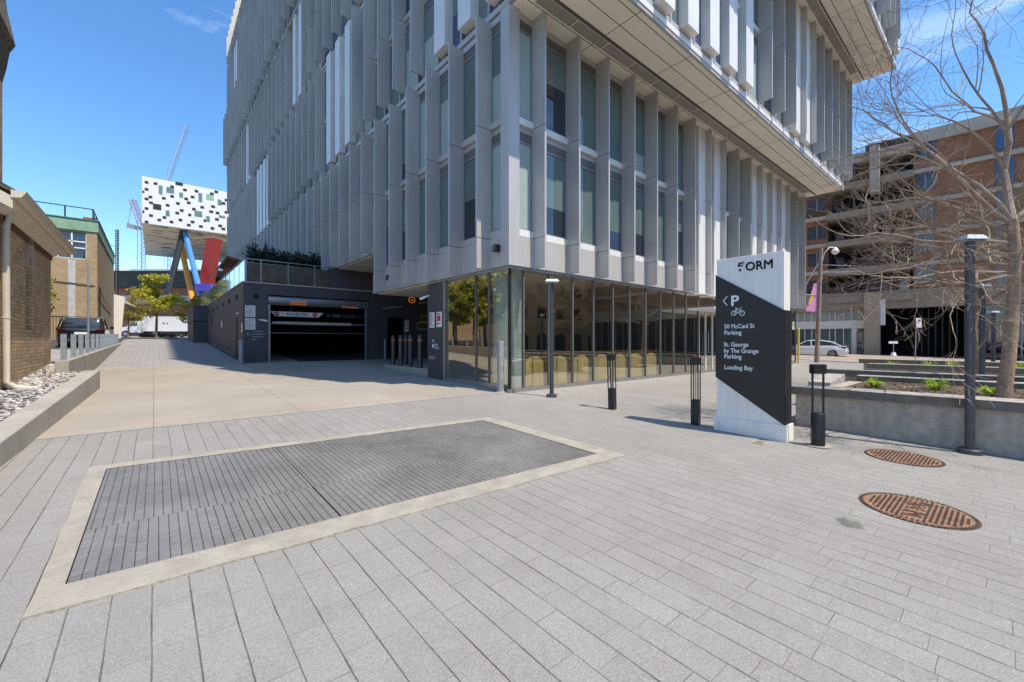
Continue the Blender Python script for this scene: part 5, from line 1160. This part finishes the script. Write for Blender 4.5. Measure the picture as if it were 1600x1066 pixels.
# ---------------------------------------------------------------- planters
rngp = random.Random(21)
def tuft(label, p, n=60, s=.16):
    t = MB()
    for k in range(n):
        a = rngp.uniform(0, 6.28); l_ = s * rngp.uniform(.6, 1.3); e = rngp.uniform(.5, 1.3); d = Vector((math.cos(a), math.sin(a), 0)); w = Vector((-d.y, d.x, 0)) * .008
        P = Vector(p) + d * rngp.uniform(0, .05); m = P + d * l_ * .4 + Vector((0, 0, l_ * e * .7)); q = P + d * l_ + Vector((0, 0, l_ * e * .5))
        t.add([P - w, P + w, m + w, q, m - w], [(0, 1, 2, 3, 4)], 'grass_bright')
    return tag(t.build('grass_tuft'), label, 'plant', 'bright green tufts in the planters')
# near planter
pl = thing('concrete_planter', 'long near concrete planter with a weathered timber cap and a bare tree', 'planter', (8.5, 0, G(0)))
PU0, PU1, PE = 8.47, 12.2, 2.5
b = MB(); b.hexa([(PU0, -8, G(-8) - .2), (PU0 + .3, -8, G(-8) - .2), (PU0 + .3, PE - .1, G(2.4) - .1), (PU0, PE - .1, G(2.4) - .1), (PU0, -8, .56), (PU0 + .3, -8, .56), (PU0 + .3, PE - .1, .58), (PU0, PE - .1, .58)], 'concrete_dark')
b.box(PU0 + .3, PU1, PE - .4, PE - .1, -.1, .58, 'concrete_dark'); b.build('wall', pl)
v = PE; k = 0
capm = MB()
while v > -8:
    v2 = v - rngp.choice([1.2, 1.6, .9]); capm.box(PU0 - .05, PU0 + .46, v2 + .003, v, .58 + 0 * k, .715, 'plank'); v = v2; k += 1
cp = capm.build('timber_cap', pl)
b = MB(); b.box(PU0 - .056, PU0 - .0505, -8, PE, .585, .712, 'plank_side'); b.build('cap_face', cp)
b = MB(); b.quad((PU0 + .3, -8, .60), (PU1 + .3, -8, .60), (PU1 + .3, PE - .4, .60), (PU0 + .3, PE - .4, .60), 'soil'); b.build('soil', pl)
b = MB(); rl = random.Random(77)
for k in range(1500):
    u_ = rl.uniform(PU0 + .45, PU1); v_ = rl.uniform(-3, PE - .5); leafclump(b, (u_, v_, .612), (.01, .01, .008), 1, rl.choice(['leaf_rust', 'plank', 'bark']), rl.uniform(.012, .035), rl)
stuff(b.build('leaf_litter', pl))
b = MB(); b.hexa([(PU0 + 2.4, PE - .05, .45), (PU1 - .1, PE - .05, .45), (PU1 - .1, PE + .35, .45), (PU0 + 2.4, PE + .35, .45), (PU0 + 2.4, PE - .05, .62), (PU1 - .1, PE - .05, .74), (PU1 - .1, PE + .35, .74), (PU0 + 2.4, PE + .35, .62)], 'plank'); b.build('end_board', pl)
def bench(label, u0, vend, z=.70, w=.45, th=.17, bed=True):
    t = thing('timber_bench', label, 'bench', (u0, vend - 3, 0), 'long timber benches edging the planting beds')
    b = MB(); v = vend
    while v > -14: v2 = v - rngp.choice([1.8, 2.4, 1.3]); b.box(u0, u0 + w, v2 + .004, v, z - th, z, 'plank'); v = v2
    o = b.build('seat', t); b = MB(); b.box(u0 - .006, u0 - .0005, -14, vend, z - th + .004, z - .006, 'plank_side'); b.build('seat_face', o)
    b = MB(); b.box(u0 + .1, u0 + w - .05, -14, vend - .15, -.5, z - th, 'concrete_dark'); b.build('base_wall', t)
    if bed:
        b = MB(); b.quad((u0 + w - .05, -14, z - .16), (u0 + w + 2.2, -14, z - .16), (u0 + w + 2.2, vend - .3, z - .16), (u0 + w - .05, vend - .3, z - .16), 'soil'); b.build('planting_bed', t)
bench('second long timber bench, directly behind the near planter bed', 12.4, 2.30, .70)
bench('third long timber bench with a dark overhanging end', 14.6, 3.50, .70, bed=False)
bench('fourth long timber bench edging the far green bed', 19.4, 3.3, .70)
bench('farthest low timber bench next to the street', 23.6, 4.3, .72)
for (x, y, D_, s, lb) in ((1367, 607, 8.2, .17, 'left bright green tuft in the near bed behind the timber cap'), (1461, 611, 7.8, .20, 'middle bright green tuft in the near planter bed'), (1547, 619, 7.0, .15, 'bright green tuft at the foot of the bare tree')):
    p = cw(x, y, D_); tuft(lb, (p.x, p.y, .60), 130, s)
for (x, y, D_, lb) in ((1395, 577, 15.0, 'far small green tuft left in the bed beyond the benches'), (1452, 577, 15, 'far green tuft in the middle of the bed beyond the benches'), (1487, 578, 15, 'far small green tuft right in the bed beyond the benches'), (1590, 582, 14, 'pale green tuft beyond the benches at the right edge')):
    p = cw(x, y, D_); tuft(lb, (p.x, p.y, .54), 90, .24)
# ---------------------------------------------------------------- bare trees
REACH = [None, 1e9]   # trunk position, how far out new side branches may start
def grow(mb, p, d, L, r, depth, rng, m, up=.05, wander=.28, nseg=6, kids=(3, 5), minr=.0022, shrink=.62, ang=(.5, 1.0), maxd=5):
    pts = [Vector(p)]; rs = [r]; d = Vector(d).normalized(); r1 = max(minr, r * .38)
    for i in range(nseg):
        d = (d + Vector((rng.gauss(0, wander), rng.gauss(0, wander), rng.gauss(0, wander) + up)) * .55).normalized()
        pts.append(pts[-1] + d * L / nseg); rs.append(r + (r1 - r) * (i + 1) / nseg)
    mb.tube(pts, rs, m, 8 if r > .03 else (5 if r > .008 else 3), cap=False)
    if depth >= maxd or (REACH[0] is not None and (pts[-1].xy - REACH[0]).length > REACH[1]): return
    n = rng.randint(*kids)
    for k in range(n):
        t = rng.uniform(.25, 1.0) if k else 1.0; i = min(nseg - 1, int(t * nseg)); q = pts[i].lerp(pts[i + 1], t * nseg - i) if t < 1 else pts[-1]
        ax = (pts[i + 1] - pts[i]).normalized(); sd = Vector((rng.gauss(0, 1), rng.gauss(0, 1), rng.gauss(0, .6))); sd = (sd - ax * sd.dot(ax)).normalized(); a = rng.uniform(*ang) if k else .2
        grow(mb, q, ax * math.cos(a) + sd * math.sin(a), L * shrink * rng.uniform(.75, 1.2), max(minr, rs[i] * (.62 if k else .85)), depth + 1, rng, m, up, wander, nseg, kids, minr, shrink, ang, maxd)
def baretree(label, base, tr_pts, tr_r, limbs, seed, group='bare trees on the plaza', kids=(4, 5), maxd=4, minr=.0024):
    rng = random.Random(seed); t = thing('bare_tree', label, 'tree', base, group)
    b = MB(); b.tube(tr_pts, tr_r, 'trunk_pale', 14, cap=True); b.build('trunk', t, smooth=True)
    b = MB()
    for (p, d, L, r) in limbs: grow(b, p, d, L, r, 0, rng, 'twig', kids=kids, maxd=maxd, minr=minr)
    b.build('branches', t)
B0 = cw(1566, 622, 6.2); B0.z = .6; REACH = [B0.xy.copy(), 1.95]
def tp(x, y, D_=6.2): return cw(x, y, D_)
TRP = [B0, tp(1576, 560), tp(1583, 480), tp(1586, 400), tp(1582, 345)]
rt_, up_ = rtv, Vector((0, 0, 1))
def dd(r, u, f): return rt_ * r + up_ * u + fw * f
baretree('nearest large bare tree with spreading pale twigs in the concrete planter', (B0.x, B0.y, .6), TRP, [.086, .077, .069, .065, .062],
    [(tp(1582, 350), dd(-1.0, .9, .1), 2.0, .034), (tp(1582, 345), dd(.1, 1.2, .1), 2.5, .050), (tp(1583, 345), dd(.9, .9, -.1), 1.9, .036), (tp(1585, 405), dd(-1.2, .22, .3), 1.9, .024), (tp(1585, 395), dd(-1.1, .30, .9), 1.9, .024), (tp(1585, 425), dd(-1.2, .12, .15), 1.8, .022),
     (tp(1586, 430), dd(-1.1, .05, -.3), 1.6, .020), (tp(1585, 415), dd(.3, .3, 1.0), 1.7, .024), (tp(1586, 415), dd(1.1, .3, -.2), 1.5, .024), (tp(1583, 365), dd(-1.0, .55, .5), 2.1, .030), (tp(1583, 350), dd(-.5, 1.2, -.3), 2.2, .034), (tp(1583, 380), dd(-1.2, .34, -.1), 2.0, .026)], 7, kids=(4, 5), maxd=4, minr=.0021)
REACH = [None, 1e9]
def autotree(label, x, D_, hz, seed, r=.09, spread=2.0, n=8, zb=.55, maxd=3, kids=(4, 6)):
    b0 = cw(x, 560, D_); b0.z = zb; rng = random.Random(seed); tops = Vector((b0.x + .1, b0.y, hz)); limbs = []
    for k in range(n):
        a = 2 * math.pi * k / n + rng.uniform(-.3, .3); t = rng.uniform(.0, 1.0); limbs.append((b0.lerp(tops, .72 + .28 * t), Vector((math.cos(a), math.sin(a), .3 + 1.1 * t)), spread * rng.uniform(.8, 1.1), r * .42))
    baretree(label, tuple(b0), [b0, b0.lerp(tops, .5) + Vector((.03, .02, 0)), tops], [r, r * .8, r * .6], limbs, seed, maxd=maxd, kids=kids, minr=.004)
autotree('second bare tree whose slim trunk stands behind the nearest lamp post', 1527, 10.6, 3.0, 12, .085, 2.1, 9)
autotree('third bare tree farther back among the timber benches', 1470, 15.5, 3.2, 33, .08, 2.4, 9) if False else None
autotree('bare tree off to the right of the nearest tree, reaching into the frame', 1700, 8.6, 3.3, 14, .10, 2.2, 7, kids=(3, 4))
autotree('bare tree towards the street on the right edge', 1640, 16.5, 3.4, 19, .10, 2.6, 8, kids=(3, 4))
autotree('bare tree behind the camera side of the plaza', 2600, 5.0, 3.4, 23, .10, 2.5, 8, zb=0.0)
# ---------------------------------------------------------------- leafy spring trees
def leafy(label, base, h, rad, m, seed, group=None, nleaf=5000, size=.13, trunk=.09, zc=None, cone=False, m2=None):
    rng = random.Random(seed); t = thing('spring_tree', label, 'tree', base, group); B_ = Vector(base)
    b = MB(); b.tube([B_, B_ + Vector((.05, 0, h * .3)), B_ + Vector((0, .05, h * .9))], [trunk, trunk * .8, trunk * .2], 'bark', 10)
    tips = []
    for k in range(26):
        z = h * rng.uniform(.34, .92); a = rng.uniform(0, 6.28); k_ = (1 - (z / h - .25) / .75) if cone else 1
        L = rad * rng.uniform(.5, 1.0) * (.25 + .75 * k_); e = B_ + Vector((math.cos(a) * L, math.sin(a) * L, z + L * .35)); b.tube([B_ + Vector((0, 0, z)), (B_ + Vector((0, 0, z + .1))).lerp(e, .5) + Vector((0, 0, .1)), e], [trunk * .35, trunk * .2, .01], 'bark', 5, False)
        tips.append((B_ + Vector((0, 0, z)), e))
    b.build('trunk', t)
    b = MB(); per = nleaf // len(tips)
    for a, e in tips:
        for _ in range(per):
            q = a.lerp(e, rng.uniform(.25, 1.1)); leafclump(b, q, (rad * .16, rad * .16, rad * .14), 1, m if rng.random() < .7 or not m2 else m2, size, rng)
    b.build('crown', t)
gt = cw(244, 529, 50); leafy('yellow-green young tree in front of the white truck at the ramp end', (gt.x, gt.y, gt.z), 7.6, 3.4, 'leaf_spring', 2, nleaf=5200, size=.15, trunk=.15, cone=True, m2='leaf_green')
g2 = cw(297, 529, 55); leafy('rust-coloured budding tree beside the charcoal block', (g2.x, g2.y, g2.z), 5.6, 2.4, 'leaf_rust', 3, nleaf=2400, size=.14, trunk=.12, m2='leaf_spring')
g3 = cw(200, 529, 58); leafy('rusty budding tree behind the cab of the white truck', (g3.x, g3.y, g3.z), 5.6, 2.6, 'leaf_rust', 4, nleaf=2400, size=.15, trunk=.12, m2='leaf_spring')
leafy('small yellow-green bush tree against the yellow brick wall', (-5.9, 40.6, 1.2), 5.4, 1.05, 'leaf_spring', 6, nleaf=700, size=.10, trunk=.05)
for k, (u, v, hh_, rr_) in enumerate(((-9.5, 27, 9, 3), (-6.8, 24.3, 6.4, 1.9), (-5.6, 22.0, 5.2, 1.5), (-5.2, 29, 5.4, 1.5), (-12, 24, 9, 3), (-6.6, 31.5, 6, 1.9), (-10.5, 33, 9, 3), (-4.9, 26, 5.2, 1.4), (-15, 29, 9, 3), (-7.4, 28, 6, 1.9))):
    leafy('yellow-green tree behind the church, seen only in the shop glass', (u, v, .9), hh_, rr_, 'leaf_green' if k % 4 == 3 else 'leaf_spring', 30 + k, 'trees behind the church', 3400, .15, .14, m2='leaf_spring')
b = MB(); b.box(-17.3, -17, 12, 41, .5, 5.2, 'yellow_brick'); tag(b.build('sky_gap_wall'), 'added yellow brick wall out of view, closing the bright sky gap mirrored in the shop glass', 'wall')  # unseen wall added to block the bright horizon mirrored in the left glass
# low shrubs and kerb at end of ramp
b = MB(); rng = random.Random(9)
hd = thing('low_hedge', 'low brownish hedge with pale stones in front of the white truck', 'hedge', cw(250, 530, 52))
for x in range(220, 276, 3):
    p = cw(x, 524, 52); leafclump(b, (p.x, p.y, p.z - .1), (.35, .3, .35), 60, 'leaf_dark' if x % 2 else 'leaf_rust', .1, rng)
b.build('foliage', hd)
b = MB(); p = cw(195, 530.5, 50); q = cw(292, 530.5, 50); d = (q - p).normalized(); b.hexa([p, q, q + fw * .3, p + fw * .3] + [v_ + Vector((0, 0, .15)) for v_ in (p, q, q + fw * .3, p + fw * .3)], 'concrete'); b.build('kerb_edge', hd)
# ---------------------------------------------------------------- utility pole, banner, street furniture
up = thing('utility_pole', 'wooden utility pole with a curved street lamp and pink banner near the street', 'pole', (0, 0, 0)); D_ = 25.5
p0 = cw(1276, 568, D_); p1 = cw(1283, 388, D_); up.location = p0
b = MB(); b.tube([p0, p1], [.13, .10], 'polewood', 14); b.build('shaft', up, smooth=True)
b = MB(); b.tube([cw(1283, 415, D_), cw(1288, 396, D_), cw(1296, 387, D_), cw(1303, 387, D_)], .035, 'galv', 8); arm = b.build('lamp_arm', up, smooth=True)
b = MB(); c = cw(1305, 392, D_); b.tube([c + Vector((0, 0, .2)), c, c - Vector((0, 0, .1)), c - Vector((0, 0, .22))], [.06, .2, .19, .08], 'paint_white', 16); b.build('lamp_head', arm, smooth=True)
b = MB(); b.tube([cw(1280, 410, D_), cw(1250, 460, D_)], .03, 'galv', 6); b.tube([cw(1250, 460, D_), cw(1281, 462, D_)], .03, 'galv', 6); b.build('stay_bracket', up)
b = MB()
for y0_, x1_, y1_ in ((414, 1346, 416), (424, 1345, 429), (426, 1345, 424)): b.tube([cw(1282, y0_, D_), cw(x1_, y1_, 33)], .02, 'galv', 5)
b.build('wires', up)
b = MB(); P = [cw(1272, 443, D_), cw(1278, 443, D_), cw(1277, 488, D_), cw(1259, 486, D_)]; b.hexa([q + fw * .02 for q in P] + P, 'banner'); bn = b.build('banner', up)
b = MB(); P = [cw(1269, 459, D_ - .02), cw(1272, 461, D_ - .02), cw(1266, 477, D_ - .02), cw(1263, 476, D_ - .02)]; b.add(P, [(0, 1, 2, 3)], 'yellow'); b.build('banner_print', bn)
yp = thing('yellow_pole', 'slim yellow post beside the corner of the tower', 'post', cw(1247.5, 568, 24)); b = MB(); b.tube([cw(1247.5, 568, 24), cw(1248, 514, 24)], .055, 'yellow', 12); b.build('shaft', yp); b = MB(); b.tube([cw(1248, 514.5, 24), cw(1248, 512.5, 24)], [.055, .02], 'yellow', 12); b.build('cap', yp)
ss_ = thing('street_sign', 'white street regulation sign on a thin pole before the dark garage', 'sign', cw(1430, 560, 30)); b = MB(); b.tube([cw(1430, 562, 30), cw(1432, 497, 30)], .03, 'galv', 8); b.build('post', ss_)
b = MB(); P = [cw(1431.5, 497, 29.9), cw(1440, 497, 29.9), cw(1440, 512, 29.9), cw(1431.5, 512, 29.9)]; b.hexa([q + fw * .02 for q in P] + P, 'board_white'); b.build('panel', ss_)
b = MB(); P = [cw(1434.5, 499.5, 29.85), cw(1438, 499.5, 29.85), cw(1438, 502, 29.85), cw(1434.5, 502, 29.85)]; b.add(P, [(0, 1, 2, 3)], 'black_text'); b.build('print', ss_)
fs_ = thing('floor_sign', 'small white sign on a stand inside the dark garage entrance', 'sign', cw(1396, 558, 37)); b = MB(); b.tube([cw(1396, 556, 37), cw(1396, 536, 37)], .03, 'galv', 6); b.build('post', fs_); b = MB(); P = [cw(1389, 533.5, 37), cw(1403, 533.5, 37), cw(1403, 537, 37), cw(1389, 537, 37)]; b.hexa([q + fw * .04 for q in P] + P, 'board_white'); b.build('panel', fs_)
b = MB(); c = cw(1396, 556, 37); b.tube([c, c + Vector((0, 0, .3))], [.22, .12], 'board_white', 10); b.build('base', fs_)
# ---------------------------------------------------------------- apartment building across the street
DA = Vector((-.712, .702)); P0c = Vector((35.5, 40.0))
def AP(t, d, z):
    "t metres along facade (positive = left/away), d metres out of the facade towards the camera"
    nrm = Vector((-.702, -.712)); c = P0c + DA * t + nrm * d
    return Vector((CC * c.x + SS * c.y, -SS * c.x + CC * c.y, z))
def at_t(x):
    r = (x - 800) / F; return (35.5 - r * 40) / (.712 + .702 * r)
def az(x, y):
    t = at_t(x); Y = 40 + .702 * t; return H + (533 - y) / F * Y
ap = thing('apartment_block', 'orange brick apartment block with long concrete balconies across the street', 'building', AP(0, 0, 0))
def abox(mb, t0, t1, d0, d1, z0, z1, m):
    P = [(t0, d0), (t1, d0), (t1, d1), (t0, d1)]; mb.hexa([AP(a, b_, z0) for a, b_ in P] + [AP(a, b_, z1) for a, b_ in P], m)
GZ = .1
floors = [az(1428, y) for y in (445, 400, 355, 310, 262, 212)]
Z = [4.9, 7.7, 10.5, 13.3, 16.1, 18.9]
tl, tb1, tb0, tr_ = 16, at_t(1293), at_t(1427), -44
b = MB(); abox(b, tl, tb0, -12, -3.0, 4.7, 19.0, 'orange_brick'); abox(b, tb0 - .01, tr_, -12, -3.001, 4.7, 20.1, 'orange_brick'); abox(b, tb0, tr_, -3.0, 0, Z[0] + 1.0, 20.0, 'orange_brick'); abox(b, tl, tb1, -3.0, 0, Z[0] + 1.0, Z[3] + .9, 'orange_brick'); b.build('brick_wall', ap)
b = MB(); abox(b, tb1 - .002, tb0 + .002, -2.99, -2.9, Z[0], 19.5, 'balcony_dark'); b.build('balcony_back', ap)
for i, z in enumerate(Z):
    b = MB(); top = tl if i < 4 else at_t(1325)
    abox(b, tb0 - .0, tr_, .002, .25, z + .62, z + .98, 'slab_conc')
    if i < 4: abox(b, tl, tb1, .002, .2, z + .62, z + .98, 'slab_conc')
    abox(b, tb1, tb0, -2.9, .55, z + .38, z + .62, 'slab_brown'); b.build('floor_slab', ap)
    b = MB()
    if i in (5,): abox(b, tb1 - 3, tb0, .35, .42, z + .62, z + 1.45, 'balcony_dark')
    else: abox(b, tb1, tb0, .30, .55, z + .621, z + 1.0, 'slab_brown')
    b.build('balcony_front', ap)
b = MB(); abox(b, tb0, tr_, -.5, .3, 19.4, 20.5, 'slab_conc'); abox(b, at_t(1325), tb0, -3, .5, 18.3 + .6, 19.7, 'slab_conc'); b.build('parapet', ap)
b = MB(); t_ = at_t(1368); abox(b, t_ - .35, t_ + .35, .0, 1.2, 15.5, 19.9, 'slab_conc'); b.build('pier', ap)
for x in (1368, 1335): t_ = at_t(x); b = MB(); abox(b, t_ - .12, t_ + .12, -2.9, .29, Z[0] + 1, 18.8, 'balcony_dark'); b.build('party_wall', ap)
for i in range(6):
    z = Z[i] + .98
    for x0, x1 in ((1430, 1462), (1556, 1585), (1640, 1670)) if i < 5 else ():
        t0, t1 = at_t(x0), at_t(x1)
        b = MB(); abox(b, t0, t1, .005, .05, z + .9 if x0 < 1500 else z + .3, z + 2.35, 'pane_dark' if x0 < 1500 else 'pane_blue'); w = b.build('window', ap)
        b = MB(); tm = (t0 + t1) / 2; abox(b, tm - .04, tm + .04, .05, .09, z + .3 if x0 > 1500 else z + .9, z + 2.35, 'frame'); b.build('frame', w)
    if i < 4:
        t0, t1 = at_t(1262), at_t(1292); b = MB(); abox(b, t0, t1, .005, .05, z + .6, z + 1.9, 'pane_dark'); w = b.build('window', ap); b = MB(); tm = (t0 + t1) / 2; abox(b, tm - .04, tm + .04, .05, .09, z + .6, z + 1.9, 'frame'); b.build('frame', w)
    rng = random.Random(i)
    for x0, x1 in ((1297, 1312), (1340, 1362), (1375, 1392), (1402, 1420)) if i < 5 else ():
        t0, t1 = at_t(x0), at_t(x1); b = MB(); abox(b, t0, t1, -2.89, -2.85, z - .1, z + 1.7, rng.choice(['pane_green', 'pane_dark', 'pane_dark', 'pane_blue'])); b.build('balcony_window', ap)
# ground storeys
b = MB(); abox(b, tl, tr_, -2.0, .3, 4.55, Z[0] + 1.35, 'slab_brown'); b.build('transfer_beam', ap)
b = MB(); abox(b, at_t(1352), at_t(1376), -.3, 1.0, GZ - .2, 6.1, 'column_tan'); b.build('column', ap)
b = MB(); abox(b, at_t(1376), at_t(1512), -8.0, -7.8, 0, 4.7, 'black'); abox(b, at_t(1376), at_t(1512), -8, -.0, 4.5, 4.56, 'black'); abox(b, tl, tr_, -12, -8.2, 0, 4.69, 'interior'); abox(b, at_t(1375), at_t(1375) + .2, -8, -.35, 0, 4.5, 'black'); abox(b, at_t(1512) - .2, at_t(1512), -8, -.7, 0, 4.5, 'black'); abox(b, tl, at_t(1375) + .2, -2.6, -2.5, 0, 4.5, 'interior'); b.build('garage_void', ap)
b = MB()
t = at_t(1440)
while t > at_t(1512): abox(b, t - .04, t + .04, -1.2, -1.1, 0, 4.5, 'blackmetal'); t -= .45
b.build('garage_shutter', ap)
b = MB(); abox(b, tl, at_t(1352), -.6, -.2, 2.75, 3.55, 'paint_white'); abox(b, at_t(1331), at_t(1338), -.6, -.1, 0, 2.75, 'paint_white'); b.build('fascia', ap)
ts = [at_t(x) for x in (1222, 1234, 1246, 1257, 1268, 1281, 1296, 1305, 1318, 1331, 1352)]
for t0, t1 in zip(ts[:-1], ts[1:]):
    b = MB(); abox(b, t0, t1 + .06, -.5, -.45, 0.1, 2.75, 'pane_green'); abox(b, t0, t1 + .06, -.5, -.45, 3.55, 4.6, 'pane_pale'); w = b.build('shop_window', ap)
    b = MB(); abox(b, t1, t1 + .08, -.5, -.35, .1, 4.6, 'alu_light'); b.build('mullion', w)
b = MB(); abox(b, at_t(1376), at_t(1384), .3, .7, 3.0, 5.4, 'paint_white'); b.build('hanging_sign', ap)
b = MB(); abox(b, at_t(1512), tr_, -.6, -.3, 0, 4.55, 'pane_dark'); b.build('shopfront', ap)
b = MB()
t = at_t(1512)
while t > tr_: abox(b, t - .05, t + .05, -.3, -.15, 0, 4.55, 'frame'); t -= 1.5
b.build('shopfront_mullion', ap)
# ---------------------------------------------------------------- building behind the plaza (mirrored in the shop glass)
rb = thing('arcaded_building', 'brown brick building with arched ground-floor openings across the plaza', 'building', (15, -30, -.3))
b = MB(); b.box(-18, 62, -44, -30, -.5, 15, 'rear_brick'); b.build('wall', rb)
b = MB(); b.box(-18, 62, -30, -29.8, 3.5, 3.9, 'slab_brown'); b.box(-18, 62, -30, -29.8, 14.2, 15.1, 'slab_brown'); b.build('string_course', rb)
for k in range(19):
    c = -15 + 4 * k; pts = [(c - 1.1, -.4), (c + 1.1, -.4)] + [(c + 1.1 * math.cos(math.pi * j / 10), 1.9 + .8 * math.sin(math.pi * j / 10)) for j in range(11)]
    b = MB(); b.prism(pts, 'y', -29.98, -29.9, 'pane_dark'); b.build('arched_opening', rb)
    for z in (5, 8.6):
        b = MB(); b.box(c - .9, c + .9, -29.98, -29.92, z, z + 1.7, 'pane_dark'); b.build('window', rb)
